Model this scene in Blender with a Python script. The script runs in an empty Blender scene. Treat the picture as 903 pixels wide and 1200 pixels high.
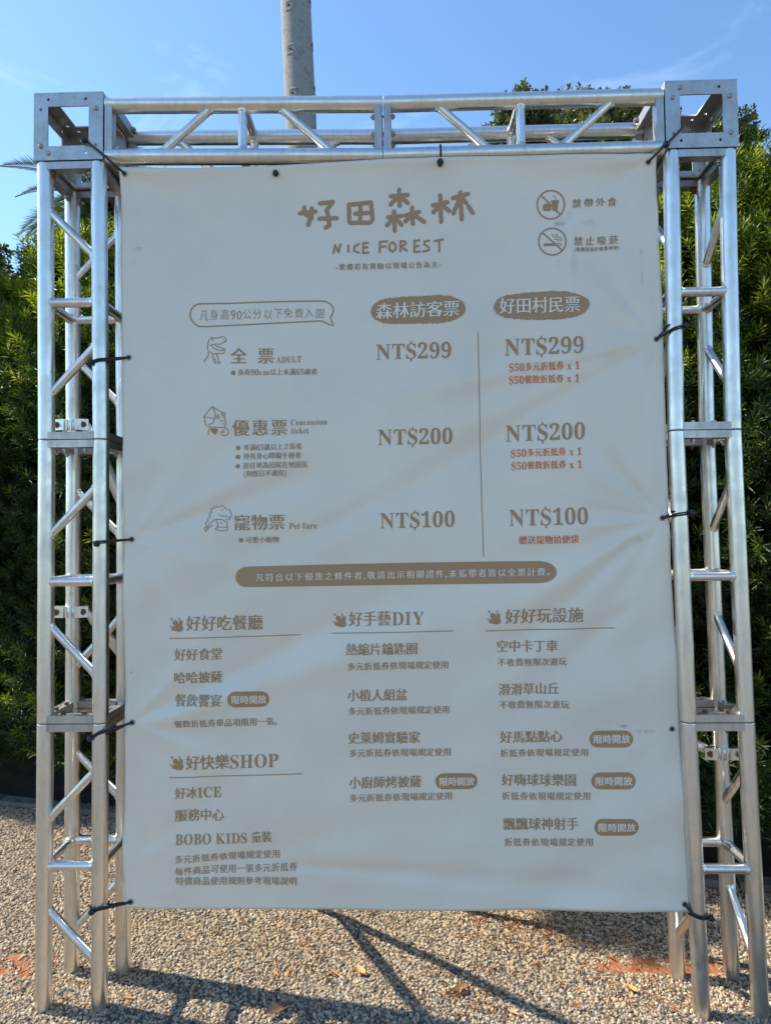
import bpy, bmesh, math, random
import numpy as np
from mathutils import Vector, Matrix

SC = bpy.context.scene
COL = SC.collection
random.seed(7)
rng = np.random.default_rng(7)

# ------------------------------------------------------------------ camera
cam_d = bpy.data.cameras.new('camera')
cam = bpy.data.objects.new('camera', cam_d)
COL.objects.link(cam)
cam.location = (0.0557, -2.3302, 1.6445)
cam.rotation_euler = (1.6053, 0.0109, 0.025)
cam_d.sensor_fit = 'HORIZONTAL'
cam_d.sensor_width = 36.0
cam_d.lens = 36.0 * 778.8 / 903.0
cam_d.clip_start = 0.05
cam_d.clip_end = 2000
SC.camera = cam

# ------------------------------------------------------------------ light
SUN_TO = Vector((-0.9656, 0.2144, 1.0)).normalized()      # towards the sun
elev = math.asin(SUN_TO.z)
azim = math.atan2(SUN_TO.x, SUN_TO.y)                     # clockwise from +Y
world = bpy.data.worlds.new("World")
SC.world = world
world.use_nodes = True
wn, wl = world.node_tree.nodes, world.node_tree.links
bg = wn['Background']
sky = wn.new('ShaderNodeTexSky')
sky.sky_type = 'NISHITA'
sky.sun_disc = False
sky.sun_elevation = elev
sky.sun_rotation = azim
sky.air_density = 1.15
sky.dust_density = 0.35
sky.ozone_density = 2.2
tc = wn.new('ShaderNodeTexCoord')
mp = wn.new('ShaderNodeMapping'); mp.inputs['Scale'].default_value = (1.0, 1.6, 4.5)
mp.inputs['Rotation'].default_value = (0.25, 0.5, 0.3); mp.inputs['Location'].default_value = (0.9, 0.3, 0.0)
nz = wn.new('ShaderNodeTexNoise'); nz.inputs['Scale'].default_value = 2.3
nz.inputs['Detail'].default_value = 9; nz.inputs['Roughness'].default_value = 0.62
nz.inputs['Distortion'].default_value = 0.7
rp = wn.new('ShaderNodeValToRGB')
rp.color_ramp.elements[0].position = 0.57; rp.color_ramp.elements[0].color = (0, 0, 0, 1)
rp.color_ramp.elements[1].position = 0.85; rp.color_ramp.elements[1].color = (0.3, 0.3, 0.3, 1)
mxw = wn.new('ShaderNodeMixRGB'); mxw.inputs[2].default_value = (7.5, 8.2, 9.2, 1)
tint = wn.new('ShaderNodeMixRGB'); tint.blend_type = 'MULTIPLY'; tint.inputs[0].default_value = 1.0
tint.inputs[2].default_value = (0.80, 0.97, 1.08, 1)
wl.new(tc.outputs['Generated'], mp.inputs['Vector']); wl.new(mp.outputs[0], nz.inputs['Vector'])
wl.new(nz.outputs[0], rp.inputs[0]); wl.new(rp.outputs[0], mxw.inputs[0])
wl.new(sky.outputs[0], tint.inputs[1]); wl.new(tint.outputs[0], mxw.inputs[1])
wl.new(mxw.outputs[0], bg.inputs[0])
bg.inputs[1].default_value = 0.14

sun_d = bpy.data.lights.new('sun', 'SUN')
sun_d.energy = 4.6
sun_d.angle = math.radians(0.53)
sun_d.color = (1.0, 0.92, 0.78)
sun = bpy.data.objects.new('sun', sun_d)
COL.objects.link(sun)
sun.rotation_euler = SUN_TO.to_track_quat('Z', 'Y').to_euler()
sun.location = SUN_TO * 30

SC.view_settings.view_transform = 'Standard'
SC.view_settings.look = 'None'
SC.view_settings.gamma = 1
SC.view_settings.exposure = 0.80
SC.cycles.max_bounces = 8

# ------------------------------------------------------------------ helpers
def empty(name, loc, label, cat, group=None):
    o = bpy.data.objects.new(name, None)
    COL.objects.link(o)
    o.location = loc
    o.empty_display_size = 0.1
    tag(o, label, cat, group)
    return o

def tag(o, label=None, cat=None, group=None, kind=None):
    if label: o['label'] = label
    if cat: o['category'] = cat
    if group: o['group'] = group
    if kind: o['kind'] = kind
    return o

def link(name, me, parent=None, mat=None):
    o = bpy.data.objects.new(name, me)
    COL.objects.link(o)
    if mat is not None: me.materials.append(mat)
    if parent is not None:
        o.parent = parent
        t = Vector((0, 0, 0)); p = parent
        while p is not None:
            t += p.location; p = p.parent
        o.location = -t
    return o

class MB:
    """collects vertices and faces, all in world coordinates"""
    def __init__(s): s.v = []; s.f = []; s.sm = []; s.mi = []
    def add(s, vs, fs, smooth=False, mi=0):
        b = len(s.v); s.v += [tuple(v) for v in vs]
        for f in fs:
            s.f.append([b + i for i in f]); s.sm.append(smooth); s.mi.append(mi)
    def box(s, a, b, bev=0):
        x0, y0, z0 = a; x1, y1, z1 = b
        s.add([(x0,y0,z0),(x1,y0,z0),(x1,y1,z0),(x0,y1,z0),(x0,y0,z1),(x1,y0,z1),(x1,y1,z1),(x0,y1,z1)],
              [(0,3,2,1),(4,5,6,7),(0,1,5,4),(1,2,6,5),(2,3,7,6),(3,0,4,7)])
    def bar(s, p, q, wa, wb, up=(0,0,1)):
        p = Vector(p); q = Vector(q); d = (q - p).normalized(); u = Vector(up)
        a = d.cross(u).normalized(); b = a.cross(d).normalized()
        vs = []
        for c in (p, q):
            for sa, sb in ((-1,-1),(1,-1),(1,1),(-1,1)):
                vs.append(c + a*sa*wa/2 + b*sb*wb/2)
        s.add(vs, [(0,1,2,3),(7,6,5,4),(0,4,5,1),(1,5,6,2),(2,6,7,3),(3,7,4,0)])
    def tube(s, pts, rs, seg=16, cap=True, mi=0):
        pts = [Vector(p) for p in pts]; n = len(pts)
        if not hasattr(rs, '__len__'): rs = [rs]*n
        d0 = (pts[1]-pts[0]).normalized()
        u = d0.orthogonal().normalized()
        rings = []
        for i, p in enumerate(pts):
            if i == 0: d = pts[1]-pts[0]
            elif i == n-1: d = pts[-1]-pts[-2]
            else: d = (pts[i+1]-pts[i]).normalized() + (pts[i]-pts[i-1]).normalized()
            d.normalize()
            u = (u - d*u.dot(d)).normalized(); w = d.cross(u)
            rings.append([p + (u*math.cos(2*math.pi*k/seg) + w*math.sin(2*math.pi*k/seg))*rs[i] for k in range(seg)])
        vs = [v for r in rings for v in r]; fs = []
        for i in range(n-1):
            for k in range(seg):
                a = i*seg+k; b = i*seg+(k+1) % seg
                fs.append((a, b, b+seg, a+seg))
        s.add(vs, fs, True, mi)
        if cap:
            s.add(rings[0], [tuple(range(seg))[::-1]], False, mi); s.add(rings[-1], [tuple(range(seg))], False, mi)
    def ball(s, c, r, n=10, sq=(1,1,1)):
        c = Vector(c); vs = [c+Vector((0,0,r*sq[2]))]
        m = n//2+1
        for i in range(1, m):
            t = math.pi*i/m
            for k in range(n):
                a = 2*math.pi*k/n
                vs.append(c+Vector((r*math.sin(t)*math.cos(a)*sq[0], r*math.sin(t)*math.sin(a)*sq[1], r*math.cos(t)*sq[2])))
        vs.append(c-Vector((0,0,r*sq[2]))); L = len(vs)-1; fs = []
        for k in range(n): fs.append((0, 1+k, 1+(k+1) % n))
        for i in range(m-2):
            for k in range(n):
                a = 1+i*n+k; b = 1+i*n+(k+1) % n
                fs.append((a, a+n, b+n, b))
        for k in range(n): fs.append((L, 1+(m-2)*n+(k+1) % n, 1+(m-2)*n+k))
        s.add(vs, fs, True)
    def mesh(s, name):
        me = bpy.data.meshes.new(name)
        me.from_pydata(s.v, [], s.f)
        me.polygons.foreach_set('use_smooth', s.sm)
        me.polygons.foreach_set('material_index', s.mi)
        me.update()
        return me
    def build(s, name, mat, parent=None):
        return link(name, s.mesh(name), parent, mat)

def np_mesh(name, V, F, k, smooth=False):
    """fast mesh from numpy: V (n,3), F (m,k)"""
    me = bpy.data.meshes.new(name)
    m = len(F)
    me.vertices.add(len(V)); me.vertices.foreach_set('co', np.ascontiguousarray(V, dtype=np.float32).ravel())
    me.loops.add(m*k); me.loops.foreach_set('vertex_index', np.ascontiguousarray(F, dtype=np.int32).ravel())
    me.polygons.add(m)
    me.polygons.foreach_set('loop_start', np.arange(0, m*k, k, dtype=np.int32))
    me.polygons.foreach_set('loop_total', np.full(m, k, dtype=np.int32))
    if smooth: me.polygons.foreach_set('use_smooth', np.ones(m, dtype=bool))
    me.update(calc_edges=True)
    return me

# ------------------------------------------------------------------ materials
def mat(name, color=(0.5,0.5,0.5), rough=0.6, metal=0.0, spec=0.5):
    m = bpy.data.materials.new(name); m.use_nodes = True
    p = m.node_tree.nodes['Principled BSDF']
    p.inputs['Base Color'].default_value = (*color, 1)
    p.inputs['Roughness'].default_value = rough
    p.inputs['Metallic'].default_value = metal
    p.inputs['Specular IOR Level'].default_value = spec
    return m, m.node_tree.nodes, m.node_tree.links, p

def noise(n, l, scale, detail=4, rough=0.55, vec=None, stretch=None, coord='Object'):
    t = n.new('ShaderNodeTexCoord'); z = n.new('ShaderNodeTexNoise')
    z.inputs['Scale'].default_value = scale; z.inputs['Detail'].default_value = detail
    z.inputs['Roughness'].default_value = rough
    src = t.outputs[coord]
    if stretch:
        mm = n.new('ShaderNodeMapping'); mm.inputs['Scale'].default_value = stretch
        l.new(src, mm.inputs[0]); src = mm.outputs[0]
    l.new(src, z.inputs['Vector'])
    return z

def ramp(n, l, src, stops):
    r = n.new('ShaderNodeValToRGB')
    e = r.color_ramp.elements
    while len(e) < len(stops): e.new(0.5)
    for k, (p, c) in enumerate(stops):
        e[k].position = p; e[k].color = (*c, 1) if len(c) == 3 else c
    l.new(src, r.inputs[0])
    return r

def bump(n, l, p, src, strength, dist):
    b = n.new('ShaderNodeBump'); b.inputs['Strength'].default_value = strength
    b.inputs['Distance'].default_value = dist
    l.new(src, b.inputs['Height']); l.new(b.outputs[0], p.inputs['Normal'])
    return b

def make_metal(name, base, rough, scratch=0.1, vary=0.08):
    m, n, l, p = mat(name, base, rough, 1.0)
    z = noise(n, l, 9, 6, 0.65)
    lo = tuple(c*(1-vary*2.2) for c in base)
    r = ramp(n, l, z.outputs[0], [(0.33, lo), (0.62, base)])
    z2 = noise(n, l, 60, 3, 0.6, stretch=(1, 1, 0.15))
    mx = n.new('ShaderNodeMixRGB'); mx.blend_type = 'MULTIPLY'; mx.inputs[0].default_value = 0.35
    r2 = ramp(n, l, z2.outputs[0], [(0.30, (0.62, 0.61, 0.60)), (0.5, (1, 1, 1))])
    l.new(r.outputs[0], mx.inputs[1]); l.new(r2.outputs[0], mx.inputs[2])
    # scuffs and grime: small dark smears and a few bright scrapes
    z4 = noise(n, l, 26, 8, 0.78, stretch=(1, 1, 0.6))
    r4 = ramp(n, l, z4.outputs[0], [(0.26, (0.32, 0.30, 0.27)), (0.37, (1, 1, 1))])
    mg = n.new('ShaderNodeMixRGB'); mg.blend_type = 'MULTIPLY'; mg.inputs[0].default_value = 0.75
    l.new(mx.outputs[0], mg.inputs[1]); l.new(r4.outputs[0], mg.inputs[2])
    l.new(mg.outputs[0], p.inputs['Base Color'])
    r3 = ramp(n, l, z.outputs[0], [(0.3, (rough+0.14,)*3), (0.7, (rough-0.09,)*3)])
    l.new(r3.outputs[0], p.inputs['Roughness'])
    bump(n, l, p, z2.outputs[0], scratch, 0.002)
    return m
M_TUBE = make_metal('brushed_aluminium_tube', (0.80, 0.78, 0.74), 0.34)
M_PLATE = make_metal('dull_aluminium_plate', (0.56, 0.54, 0.515), 0.44, 0.15, 0.12)
M_BOLT = make_metal('zinc_bolt', (0.42, 0.40, 0.37), 0.4)
M_RUST = mat('rusty_bolt', (0.16, 0.09, 0.055), 0.75, 0.4)[0]

# banner vinyl with weathering marks that stay with the cloth
def banner_material():
    m, n, l, p = mat('banner_vinyl', (0.74, 0.66, 0.55), 0.30)
    z = noise(n, l, 2.2, 6, 0.6)
    r = ramp(n, l, z.outputs[0], [(0.3, (0.68, 0.605, 0.505)), (0.7, (0.76, 0.685, 0.58))])
    zf = noise(n, l, 55, 5, 0.7)
    rf = ramp(n, l, zf.outputs[0], [(0.22, (0.72, 0.71, 0.68)), (0.33, (1, 1, 1))])
    mx = n.new('ShaderNodeMixRGB'); mx.blend_type = 'MULTIPLY'; mx.inputs[0].default_value = 0.5
    l.new(r.outputs[0], mx.inputs[1]); l.new(rf.outputs[0], mx.inputs[2])
    last = mx.outputs[0]
    t = n.new('ShaderNodeTexCoord')
    sx = n.new('ShaderNodeSeparateXYZ'); l.new(t.outputs['Object'], sx.inputs[0])
    zs = noise(n, l, 30, 6, 0.75, stretch=(1, 1, 0.25))
    for cx, cz, ax, az, dark in STAINS:
        def gauss(src, c, a):
            s1 = n.new('ShaderNodeMath'); s1.operation = 'SUBTRACT'; l.new(src, s1.inputs[0]); s1.inputs[1].default_value = c
            s2 = n.new('ShaderNodeMath'); s2.operation = 'DIVIDE'; l.new(s1.outputs[0], s2.inputs[0]); s2.inputs[1].default_value = a
            s3 = n.new('ShaderNodeMath'); s3.operation = 'POWER'; l.new(s2.outputs[0], s3.inputs[0]); s3.inputs[1].default_value = 2
            return s3.outputs[0]
        ad = n.new('ShaderNodeMath'); ad.operation = 'ADD'
        l.new(gauss(sx.outputs['X'], cx, ax), ad.inputs[0]); l.new(gauss(sx.outputs['Z'], cz, az), ad.inputs[1])
        mr = n.new('ShaderNodeMapRange'); mr.inputs['From Min'].default_value = 1.0; mr.inputs['From Max'].default_value = 0.0
        l.new(ad.outputs[0], mr.inputs['Value'])
        ml = n.new('ShaderNodeMath'); ml.operation = 'MULTIPLY'; l.new(mr.outputs[0], ml.inputs[0])
        rr = ramp(n, l, zs.outputs[0], [(0.42, (0, 0, 0)), (0.68, (1, 1, 1))]); l.new(rr.outputs[0], ml.inputs[1])
        ms = n.new('ShaderNodeMath'); ms.operation = 'MULTIPLY'; ms.inputs[1].default_value = dark; l.new(ml.outputs[0], ms.inputs[0])
        mm = n.new('ShaderNodeMixRGB'); mm.inputs[2].default_value = (0.13, 0.115, 0.095, 1)
        l.new(ms.outputs[0], mm.inputs[0]); l.new(last, mm.inputs[1]); last = mm.outputs[0]
    l.new(last, p.inputs['Base Color'])
    zb = noise(n, l, 420, 2, 0.5)
    bump(n, l, p, zb.outputs[0], 0.05, 0.0006)
    return m
M_INK = mat('brown_print', (0.375, 0.225, 0.115), 0.5)[0]
M_RED = mat('red_print', (0.66, 0.165, 0.045), 0.5)[0]
M_WHITE = mat('white_print', (0.76, 0.69, 0.59), 0.5)[0]
M_BLACK = mat('black_elastic', (0.012, 0.012, 0.014), 0.45)[0]
M_GROMMET = mat('dull_brass_eyelet', (0.30, 0.27, 0.22), 0.5, 0.85)[0]
M_HEM = mat('banner_reverse', (0.62, 0.62, 0.6), 0.6)[0]

def rocky(name, cols, scale, rough=0.85, bs=0.5, bd=0.01):
    m, n, l, p = mat(name, cols[0], rough, 0, 0.3)
    z = noise(n, l, scale, 8, 0.65)
    r = ramp(n, l, z.outputs[0], [(0.3 + 0.4*k/(len(cols)-1), c) for k, c in enumerate(cols)])
    l.new(r.outputs[0], p.inputs['Base Color'])
    z2 = noise(n, l, scale*6, 6, 0.7)
    bump(n, l, p, z2.outputs[0], bs, bd)
    return m
M_POLE = rocky('weathered_concrete', [(0.17,0.165,0.155),(0.31,0.30,0.285),(0.25,0.245,0.23)], 16, 0.9, 0.6, 0.01)
M_DARK = mat('hole_interior', (0.01, 0.01, 0.01), 0.9)[0]
M_STONE = rocky('pale_boulder_stone', [(0.26,0.29,0.2),(0.5,0.5,0.42),(0.38,0.4,0.3)], 6, 0.9, 0.7, 0.02)
M_KERB = rocky('kerb_concrete', [(0.10,0.09,0.075),(0.22,0.20,0.17)], 16)
M_SOIL = rocky('dark_soil', [(0.03,0.022,0.016),(0.06,0.045,0.032)], 14, 1.0, 0.9, 0.03)
M_BARK = rocky('shrub_bark', [(0.07,0.05,0.035),(0.14,0.11,0.08)], 20)
M_PALMBARK = rocky('palm_bark', [(0.10,0.07,0.045),(0.22,0.16,0.10)], 12)

# ground: gravel colours, red clay where the stones are thin
CLAY = [(-1.42,0.25,0.11,0.07), (1.03,0.285,0.25,0.05)]
def ground_material():
    m, n, l, p = mat('gravel_ground', (0.3, 0.27, 0.22), 0.95, 0, 0.2)
    t = n.new('ShaderNodeTexCoord')
    v = n.new('ShaderNodeTexVoronoi'); v.inputs['Scale'].default_value = 75
    l.new(t.outputs['Object'], v.inputs['Vector'])
    sep = n.new('ShaderNodeSeparateColor'); l.new(v.outputs['Color'], sep.inputs[0])
    r = ramp(n, l, sep.outputs[0], [(0.0,(0.16,0.15,0.14)),(0.35,(0.34,0.30,0.25)),(0.7,(0.42,0.37,0.30)),(1.0,(0.6,0.56,0.5))])
    edge = ramp(n, l, v.outputs['Distance'], [(0.0,(1,1,1)),(0.55,(0.35,0.33,0.31))])
    mx = n.new('ShaderNodeMixRGB'); mx.blend_type = 'MULTIPLY'; mx.inputs[0].default_value = 1
    l.new(r.outputs[0], mx.inputs[1]); l.new(edge.outputs[0], mx.inputs[2])
    sx = n.new('ShaderNodeSeparateXYZ'); l.new(t.outputs['Object'], sx.inputs[0])
    zs = noise(n, l, 14, 5, 0.6)
    last = mx.outputs[0]
    zc = noise(n, l, 40, 5, 0.6)
    clay = ramp(n, l, zc.outputs[0], [(0.3,(0.26,0.10,0.05)),(0.7,(0.38,0.17,0.09))])
    for cx, cy, ax, ay in CLAY:
        parts = []
        for src, c, a in ((sx.outputs['X'], cx, ax), (sx.outputs['Y'], cy, ay)):
            s1 = n.new('ShaderNodeMath'); s1.operation = 'SUBTRACT'; l.new(src, s1.inputs[0]); s1.inputs[1].default_value = c
            s2 = n.new('ShaderNodeMath'); s2.operation = 'DIVIDE'; l.new(s1.outputs[0], s2.inputs[0]); s2.inputs[1].default_value = a
            s3 = n.new('ShaderNodeMath'); s3.operation = 'POWER'; l.new(s2.outputs[0], s3.inputs[0]); s3.inputs[1].default_value = 2
            parts.append(s3)
        ad = n.new('ShaderNodeMath'); ad.operation = 'ADD'
        l.new(parts[0].outputs[0], ad.inputs[0]); l.new(parts[1].outputs[0], ad.inputs[1])
        ad2 = n.new('ShaderNodeMath'); ad2.operation = 'ADD'; l.new(ad.outputs[0], ad2.inputs[0]); l.new(zs.outputs[0], ad2.inputs[1])
        mr = n.new('ShaderNodeMapRange'); mr.inputs['From Min'].default_value = 2.1; mr.inputs['From Max'].default_value = 1.8
        l.new(ad2.outputs[0], mr.inputs['Value'])
        mm = n.new('ShaderNodeMixRGB'); l.new(mr.outputs[0], mm.inputs[0]); l.new(last, mm.inputs[1]); l.new(clay.outputs[0], mm.inputs[2])
        last = mm.outputs[0]
    l.new(last, p.inputs['Base Color'])
    bump(n, l, p, v.outputs['Distance'], 0.9, -0.008)
    return m
M_GROUND = ground_material()

def pebble_material():
    m, n, l, p = mat('pebble_stone', (0.4, 0.36, 0.3), 0.85, 0, 0.35)
    oi = n.new('ShaderNodeObjectInfo')
    r = ramp(n, l, oi.outputs['Random'], [(0.0,(0.08,0.07,0.055)),(0.12,(0.18,0.15,0.115)),(0.28,(0.38,0.285,0.185)),
                                          (0.52,(0.52,0.375,0.225)),(0.68,(0.36,0.31,0.245)),(0.84,(0.52,0.40,0.26)),(0.96,(0.56,0.46,0.34)),(1.0,(0.66,0.59,0.49))])
    z = noise(n, l, 120, 4, 0.6)
    mx = n.new('ShaderNodeMixRGB'); mx.blend_type = 'MULTIPLY'; mx.inputs[0].default_value = 0.5
    r2 = ramp(n, l, z.outputs[0], [(0.3,(0.6,0.58,0.55)),(0.7,(1,1,1))])
    l.new(r.outputs[0], mx.inputs[1]); l.new(r2.outputs[0], mx.inputs[2]); l.new(mx.outputs[0], p.inputs['Base Color'])
    return m
M_PEBBLE = pebble_material()

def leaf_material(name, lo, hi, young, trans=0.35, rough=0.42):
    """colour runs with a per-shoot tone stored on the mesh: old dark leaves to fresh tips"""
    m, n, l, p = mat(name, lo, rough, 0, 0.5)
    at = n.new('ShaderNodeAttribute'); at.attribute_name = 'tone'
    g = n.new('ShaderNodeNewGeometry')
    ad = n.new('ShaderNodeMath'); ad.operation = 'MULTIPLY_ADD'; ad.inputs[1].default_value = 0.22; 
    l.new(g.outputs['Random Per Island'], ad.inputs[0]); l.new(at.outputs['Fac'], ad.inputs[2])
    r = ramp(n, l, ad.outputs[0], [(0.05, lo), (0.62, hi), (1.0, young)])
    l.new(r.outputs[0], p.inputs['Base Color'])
    tr = n.new('ShaderNodeBsdfTranslucent')
    br = n.new('ShaderNodeMixRGB'); br.blend_type = 'MULTIPLY'; br.inputs[0].default_value = 1
    br.inputs[2].default_value = (1.5, 1.5, 0.6, 1)
    l.new(r.outputs[0], br.inputs[1]); l.new(br.outputs[0], tr.inputs[0])
    ms = n.new('ShaderNodeMixShader'); ms.inputs[0].default_value = trans
    l.new(p.outputs[0], ms.inputs[1]); l.new(tr.outputs[0], ms.inputs[2])
    l.new(ms.outputs[0], n['Material Output'].inputs[0])
    return m
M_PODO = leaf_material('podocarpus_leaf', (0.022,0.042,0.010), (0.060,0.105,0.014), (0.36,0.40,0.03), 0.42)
M_BROAD = leaf_material('broad_leaf', (0.04,0.06,0.02), (0.12,0.14,0.045), (0.34,0.32,0.13))
M_PALM = leaf_material('palm_leaflet', (0.03,0.05,0.018), (0.06,0.10,0.035), (0.18,0.18,0.06), 0.2)
M_CORE = mat('shade_core', (0.014, 0.014, 0.008), 1.0, 0, 0.1)[0]  # near-black colour stands in for the deep shade inside the hedge
def litter_material():
    m, n, l, p = mat('dry_leaf', (0.4,0.2,0.08), 0.7, 0, 0.3)
    g = n.new('ShaderNodeNewGeometry')
    r = ramp(n, l, g.outputs['Random Per Island'], [(0.0,(0.16,0.06,0.025)),(0.35,(0.36,0.16,0.06)),(0.75,(0.52,0.27,0.11)),(1.0,(0.62,0.42,0.22))])
    l.new(r.outputs[0], p.inputs['Base Color'])
    return m
M_LITTER = litter_material()

# ------------------------------------------------------------------ ground
def hedge_front(x): return 0.8 + (x-1.69)*(-0.239)          # y of the hedge's foot
def ground_z(x, y):
    x = np.asarray(x, float); y = np.asarray(y, float)
    z = 0.010*np.sin(x*3.1+y*1.7+0.6)*np.sin(y*4.3-x*1.1) + 0.006*np.sin(x*9.0+1.3)*np.sin(y*11.0+x*2)
    fade = np.exp(-((x-1.16)**2+(y-0.1)**2)/0.25)+np.exp(-((x+1.12)**2+(y-0.1)**2)/0.25)
    z = z*(1-np.clip(fade, 0, 1))
    z = z - 0.011*np.clip((x-0.3)/0.8, 0, 1)*np.exp(-((x-1.2)/2.0)**2)
    d = y - (0.8+(x-1.69)*(-0.239))                        # soil rises under the hedge
    bank = 0.24*np.clip((d-0.22)/0.55, 0, 1)**1.2
    far = np.exp(-np.clip(d-2.5, 0, 50)/2.0)
    return z*np.exp(-(x**2+y**2)/60) + bank*far*np.exp(-(np.clip(np.abs(x)-7, 0, 90)/3)**2)

def build_ground():
    xs = np.concatenate([[-1500,-600,-200,-80,-30,-15,-9,-6], np.arange(-4.5, 3.81, 0.04), [4.5,6,9,15,30,80,200,600,1500]])
    ys = np.concatenate([[-1500,-500,-150,-50,-20,-10,-6,-4,-2.6], np.arange(-1.6, 3.2, 0.04), [3.6,4.2,5,6,8,10,15,30,80,250,600,1500]])
    X, Y = np.meshgrid(xs, ys)
    V = np.stack([X, Y, ground_z(X, Y)], -1).reshape(-1, 3)
    nx = len(xs); i, j = np.meshgrid(np.arange(len(xs)-1), np.arange(len(ys)-1))
    a = (j*nx+i).ravel(); F = np.stack([a, a+1, a+1+nx, a+nx], 1)
    me = np_mesh('ground', V, F, 4, True)
    o = link('ground', me, None, M_GROUND); o['kind'] = 'structure'
build_ground()

# soil bed under the hedge: a sheet just above the ground
def build_soil():
    V = []; F = []
    xs = np.arange(-6, 5.01, 0.08); ds = np.arange(0.115, 2.2, 0.07)
    X, D = np.meshgrid(xs, ds); Y = 0.8+(X-1.69)*(-0.239)+D
    Z = ground_z(X, Y)+0.012+0.012*np.sin(X*23)*np.sin(Y*19)
    V = np.stack([X, Y, Z], -1).reshape(-1, 3); nx = len(xs)
    i, j = np.meshgrid(np.arange(nx-1), np.arange(len(ds)-1)); a = (j*nx+i).ravel()
    o = link('soil_bed', np_mesh('soil_bed', V, np.stack([a, a+1, a+1+nx, a+nx], 1), 4, True), None, M_SOIL)
    o['kind'] = 'structure'
build_soil()

def build_kerb():
    t = empty('garden_kerb', (-0.3, hedge_front(-0.3), 0), 'low grey concrete kerb running along the foot of the hedge', 'kerb')
    x = -6.0
    while x < 5:
        L = 0.6
        def P(s, d, z):
            u = Vector((0.9726, -0.2325, 0)); w = Vector((0.2325, 0.9726, 0))
            o = Vector((x, hedge_front(x), 0))
            return o + u*s + w*d + Vector((0, 0, z))
        g = 0.004; h = 0.022 + random.uniform(-0.004, 0.004); b = 0.008
        vs = [P(g,0,-0.06),P(L-g,0,-0.06),P(L-g,0.10,-0.06),P(g,0.10,-0.06),
              P(g,0,h-b),P(L-g,0,h-b),P(L-g,0.10,h-b),P(g,0.10,h-b),
              P(g+b,b,h),P(L-g-b,b,h),P(L-g-b,0.10-b,h),P(g+b,0.10-b,h)]
        m = MB(); m.add(vs, [(0,1,5,4),(1,2,6,5),(2,3,7,6),(3,0,4,7),(4,5,9,8),(5,6,10,9),(6,7,11,10),(7,4,8,11),(8,9,10,11)])
        m.build('kerb_stone', M_KERB, t)
        x += L*0.9726
build_kerb()

# loose gravel: thousands of small stones strewn by geometry nodes
def build_gravel():
    src = bpy.data.collections.new('pebble_kinds')
    for k in range(5):
        bm = bmesh.new(); bmesh.ops.create_icosphere(bm, subdivisions=2 if k < 2 else 1, radius=1.0)
        r = random.Random(k)
        s = (1.0, r.uniform(0.65, 0.85), r.uniform(0.45, 0.62))
        for v in bm.verts:
            q = 1 + r.uniform(-0.2, 0.16); v.co = Vector((v.co.x*s[0]*q, v.co.y*s[1]*q, v.co.z*s[2]*q))
        me = bpy.data.meshes.new('pebble'); bm.to_mesh(me); bm.free()
        me.materials.append(M_PEBBLE)
        if k < 2: me.polygons.foreach_set('use_smooth', [True]*len(me.polygons))
        o = bpy.data.objects.new('pebble', me); src.objects.link(o)
    st = 0.045
    xs = np.arange(-3.4, 2.9, st); ys = np.arange(-0.75, 2.05, st)
    X, Y = np.meshgrid(xs, ys)
    V = np.stack([X, Y, ground_z(X, Y)+0.001], -1).reshape(-1, 3)
    nx = len(xs); i, j = np.meshgrid(np.arange(nx-1), np.arange(len(ys)-1))
    a = (j*nx+i).ravel(); F = np.stack([a, a+1, a+1+nx, a+nx], 1)
    c = V[F].mean(1)
    keep = c[:, 1] < 0.8+(c[:, 0]-1.69)*(-0.239) - 0.01
    for cx, cy, ax, ay in CLAY:
        e = ((c[:, 0]-cx)/ax)**2+((c[:, 1]-cy)/ay)**2 + rng.normal(0, 0.18, len(c))
        keep &= (e > 1.1) | (rng.random(len(c)) < 0.30)
    me = np_mesh('gravel', V, F[keep], 4)
    o = link('gravel', me, None, M_PEBBLE)
    tag(o, 'loose beige and grey gravel spread under and behind the truss frame', 'gravel', kind='stuff')
    ng = bpy.data.node_groups.new('strew', 'GeometryNodeTree')
    ng.interface.new_socket('Geometry', in_out='INPUT', socket_type='NodeSocketGeometry')
    ng.interface.new_socket('Geometry', in_out='OUTPUT', socket_type='NodeSocketGeometry')
    N, L = ng.nodes, ng.links
    gi = N.new('NodeGroupInput'); go = N.new('NodeGroupOutput')
    dp = N.new('GeometryNodeDistributePointsOnFaces'); dp.inputs['Density'].default_value = 9800
    ci = N.new('GeometryNodeCollectionInfo'); ci.inputs['Collection'].default_value = src
    ci.inputs['Separate Children'].default_value = True; ci.inputs['Reset Children'].default_value = True
    ip = N.new('GeometryNodeInstanceOnPoints'); ip.inputs['Pick Instance'].default_value = True
    rr = N.new('FunctionNodeRandomValue'); rr.data_type = 'FLOAT_VECTOR'
    rr.inputs[0].default_value = (-0.7, -0.7, 0); rr.inputs[1].default_value = (0.7, 0.7, 6.28)
    rs = N.new('FunctionNodeRandomValue'); rs.data_type = 'FLOAT'
    rs.inputs[2].default_value = 0.0042; rs.inputs[3].default_value = 0.0094
    ri = N.new('FunctionNodeRandomValue'); ri.data_type = 'INT'; ri.inputs[4].default_value = 0; ri.inputs[5].default_value = 4
    rs.inputs['Seed'].default_value = 3; ri.inputs['Seed'].default_value = 5
    L.new(gi.outputs[0], dp.inputs[0]); L.new(dp.outputs[0], ip.inputs['Points'])
    L.new(ci.outputs[0], ip.inputs['Instance']); L.new(rr.outputs[0], ip.inputs['Rotation'])
    L.new(rs.outputs[1], ip.inputs['Scale']); L.new(ri.outputs[2], ip.inputs['Instance Index'])
    L.new(ip.outputs[0], go.inputs[0])
    md = o.modifiers.new('strew', 'NODES'); md.node_group = ng
build_gravel()

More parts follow.
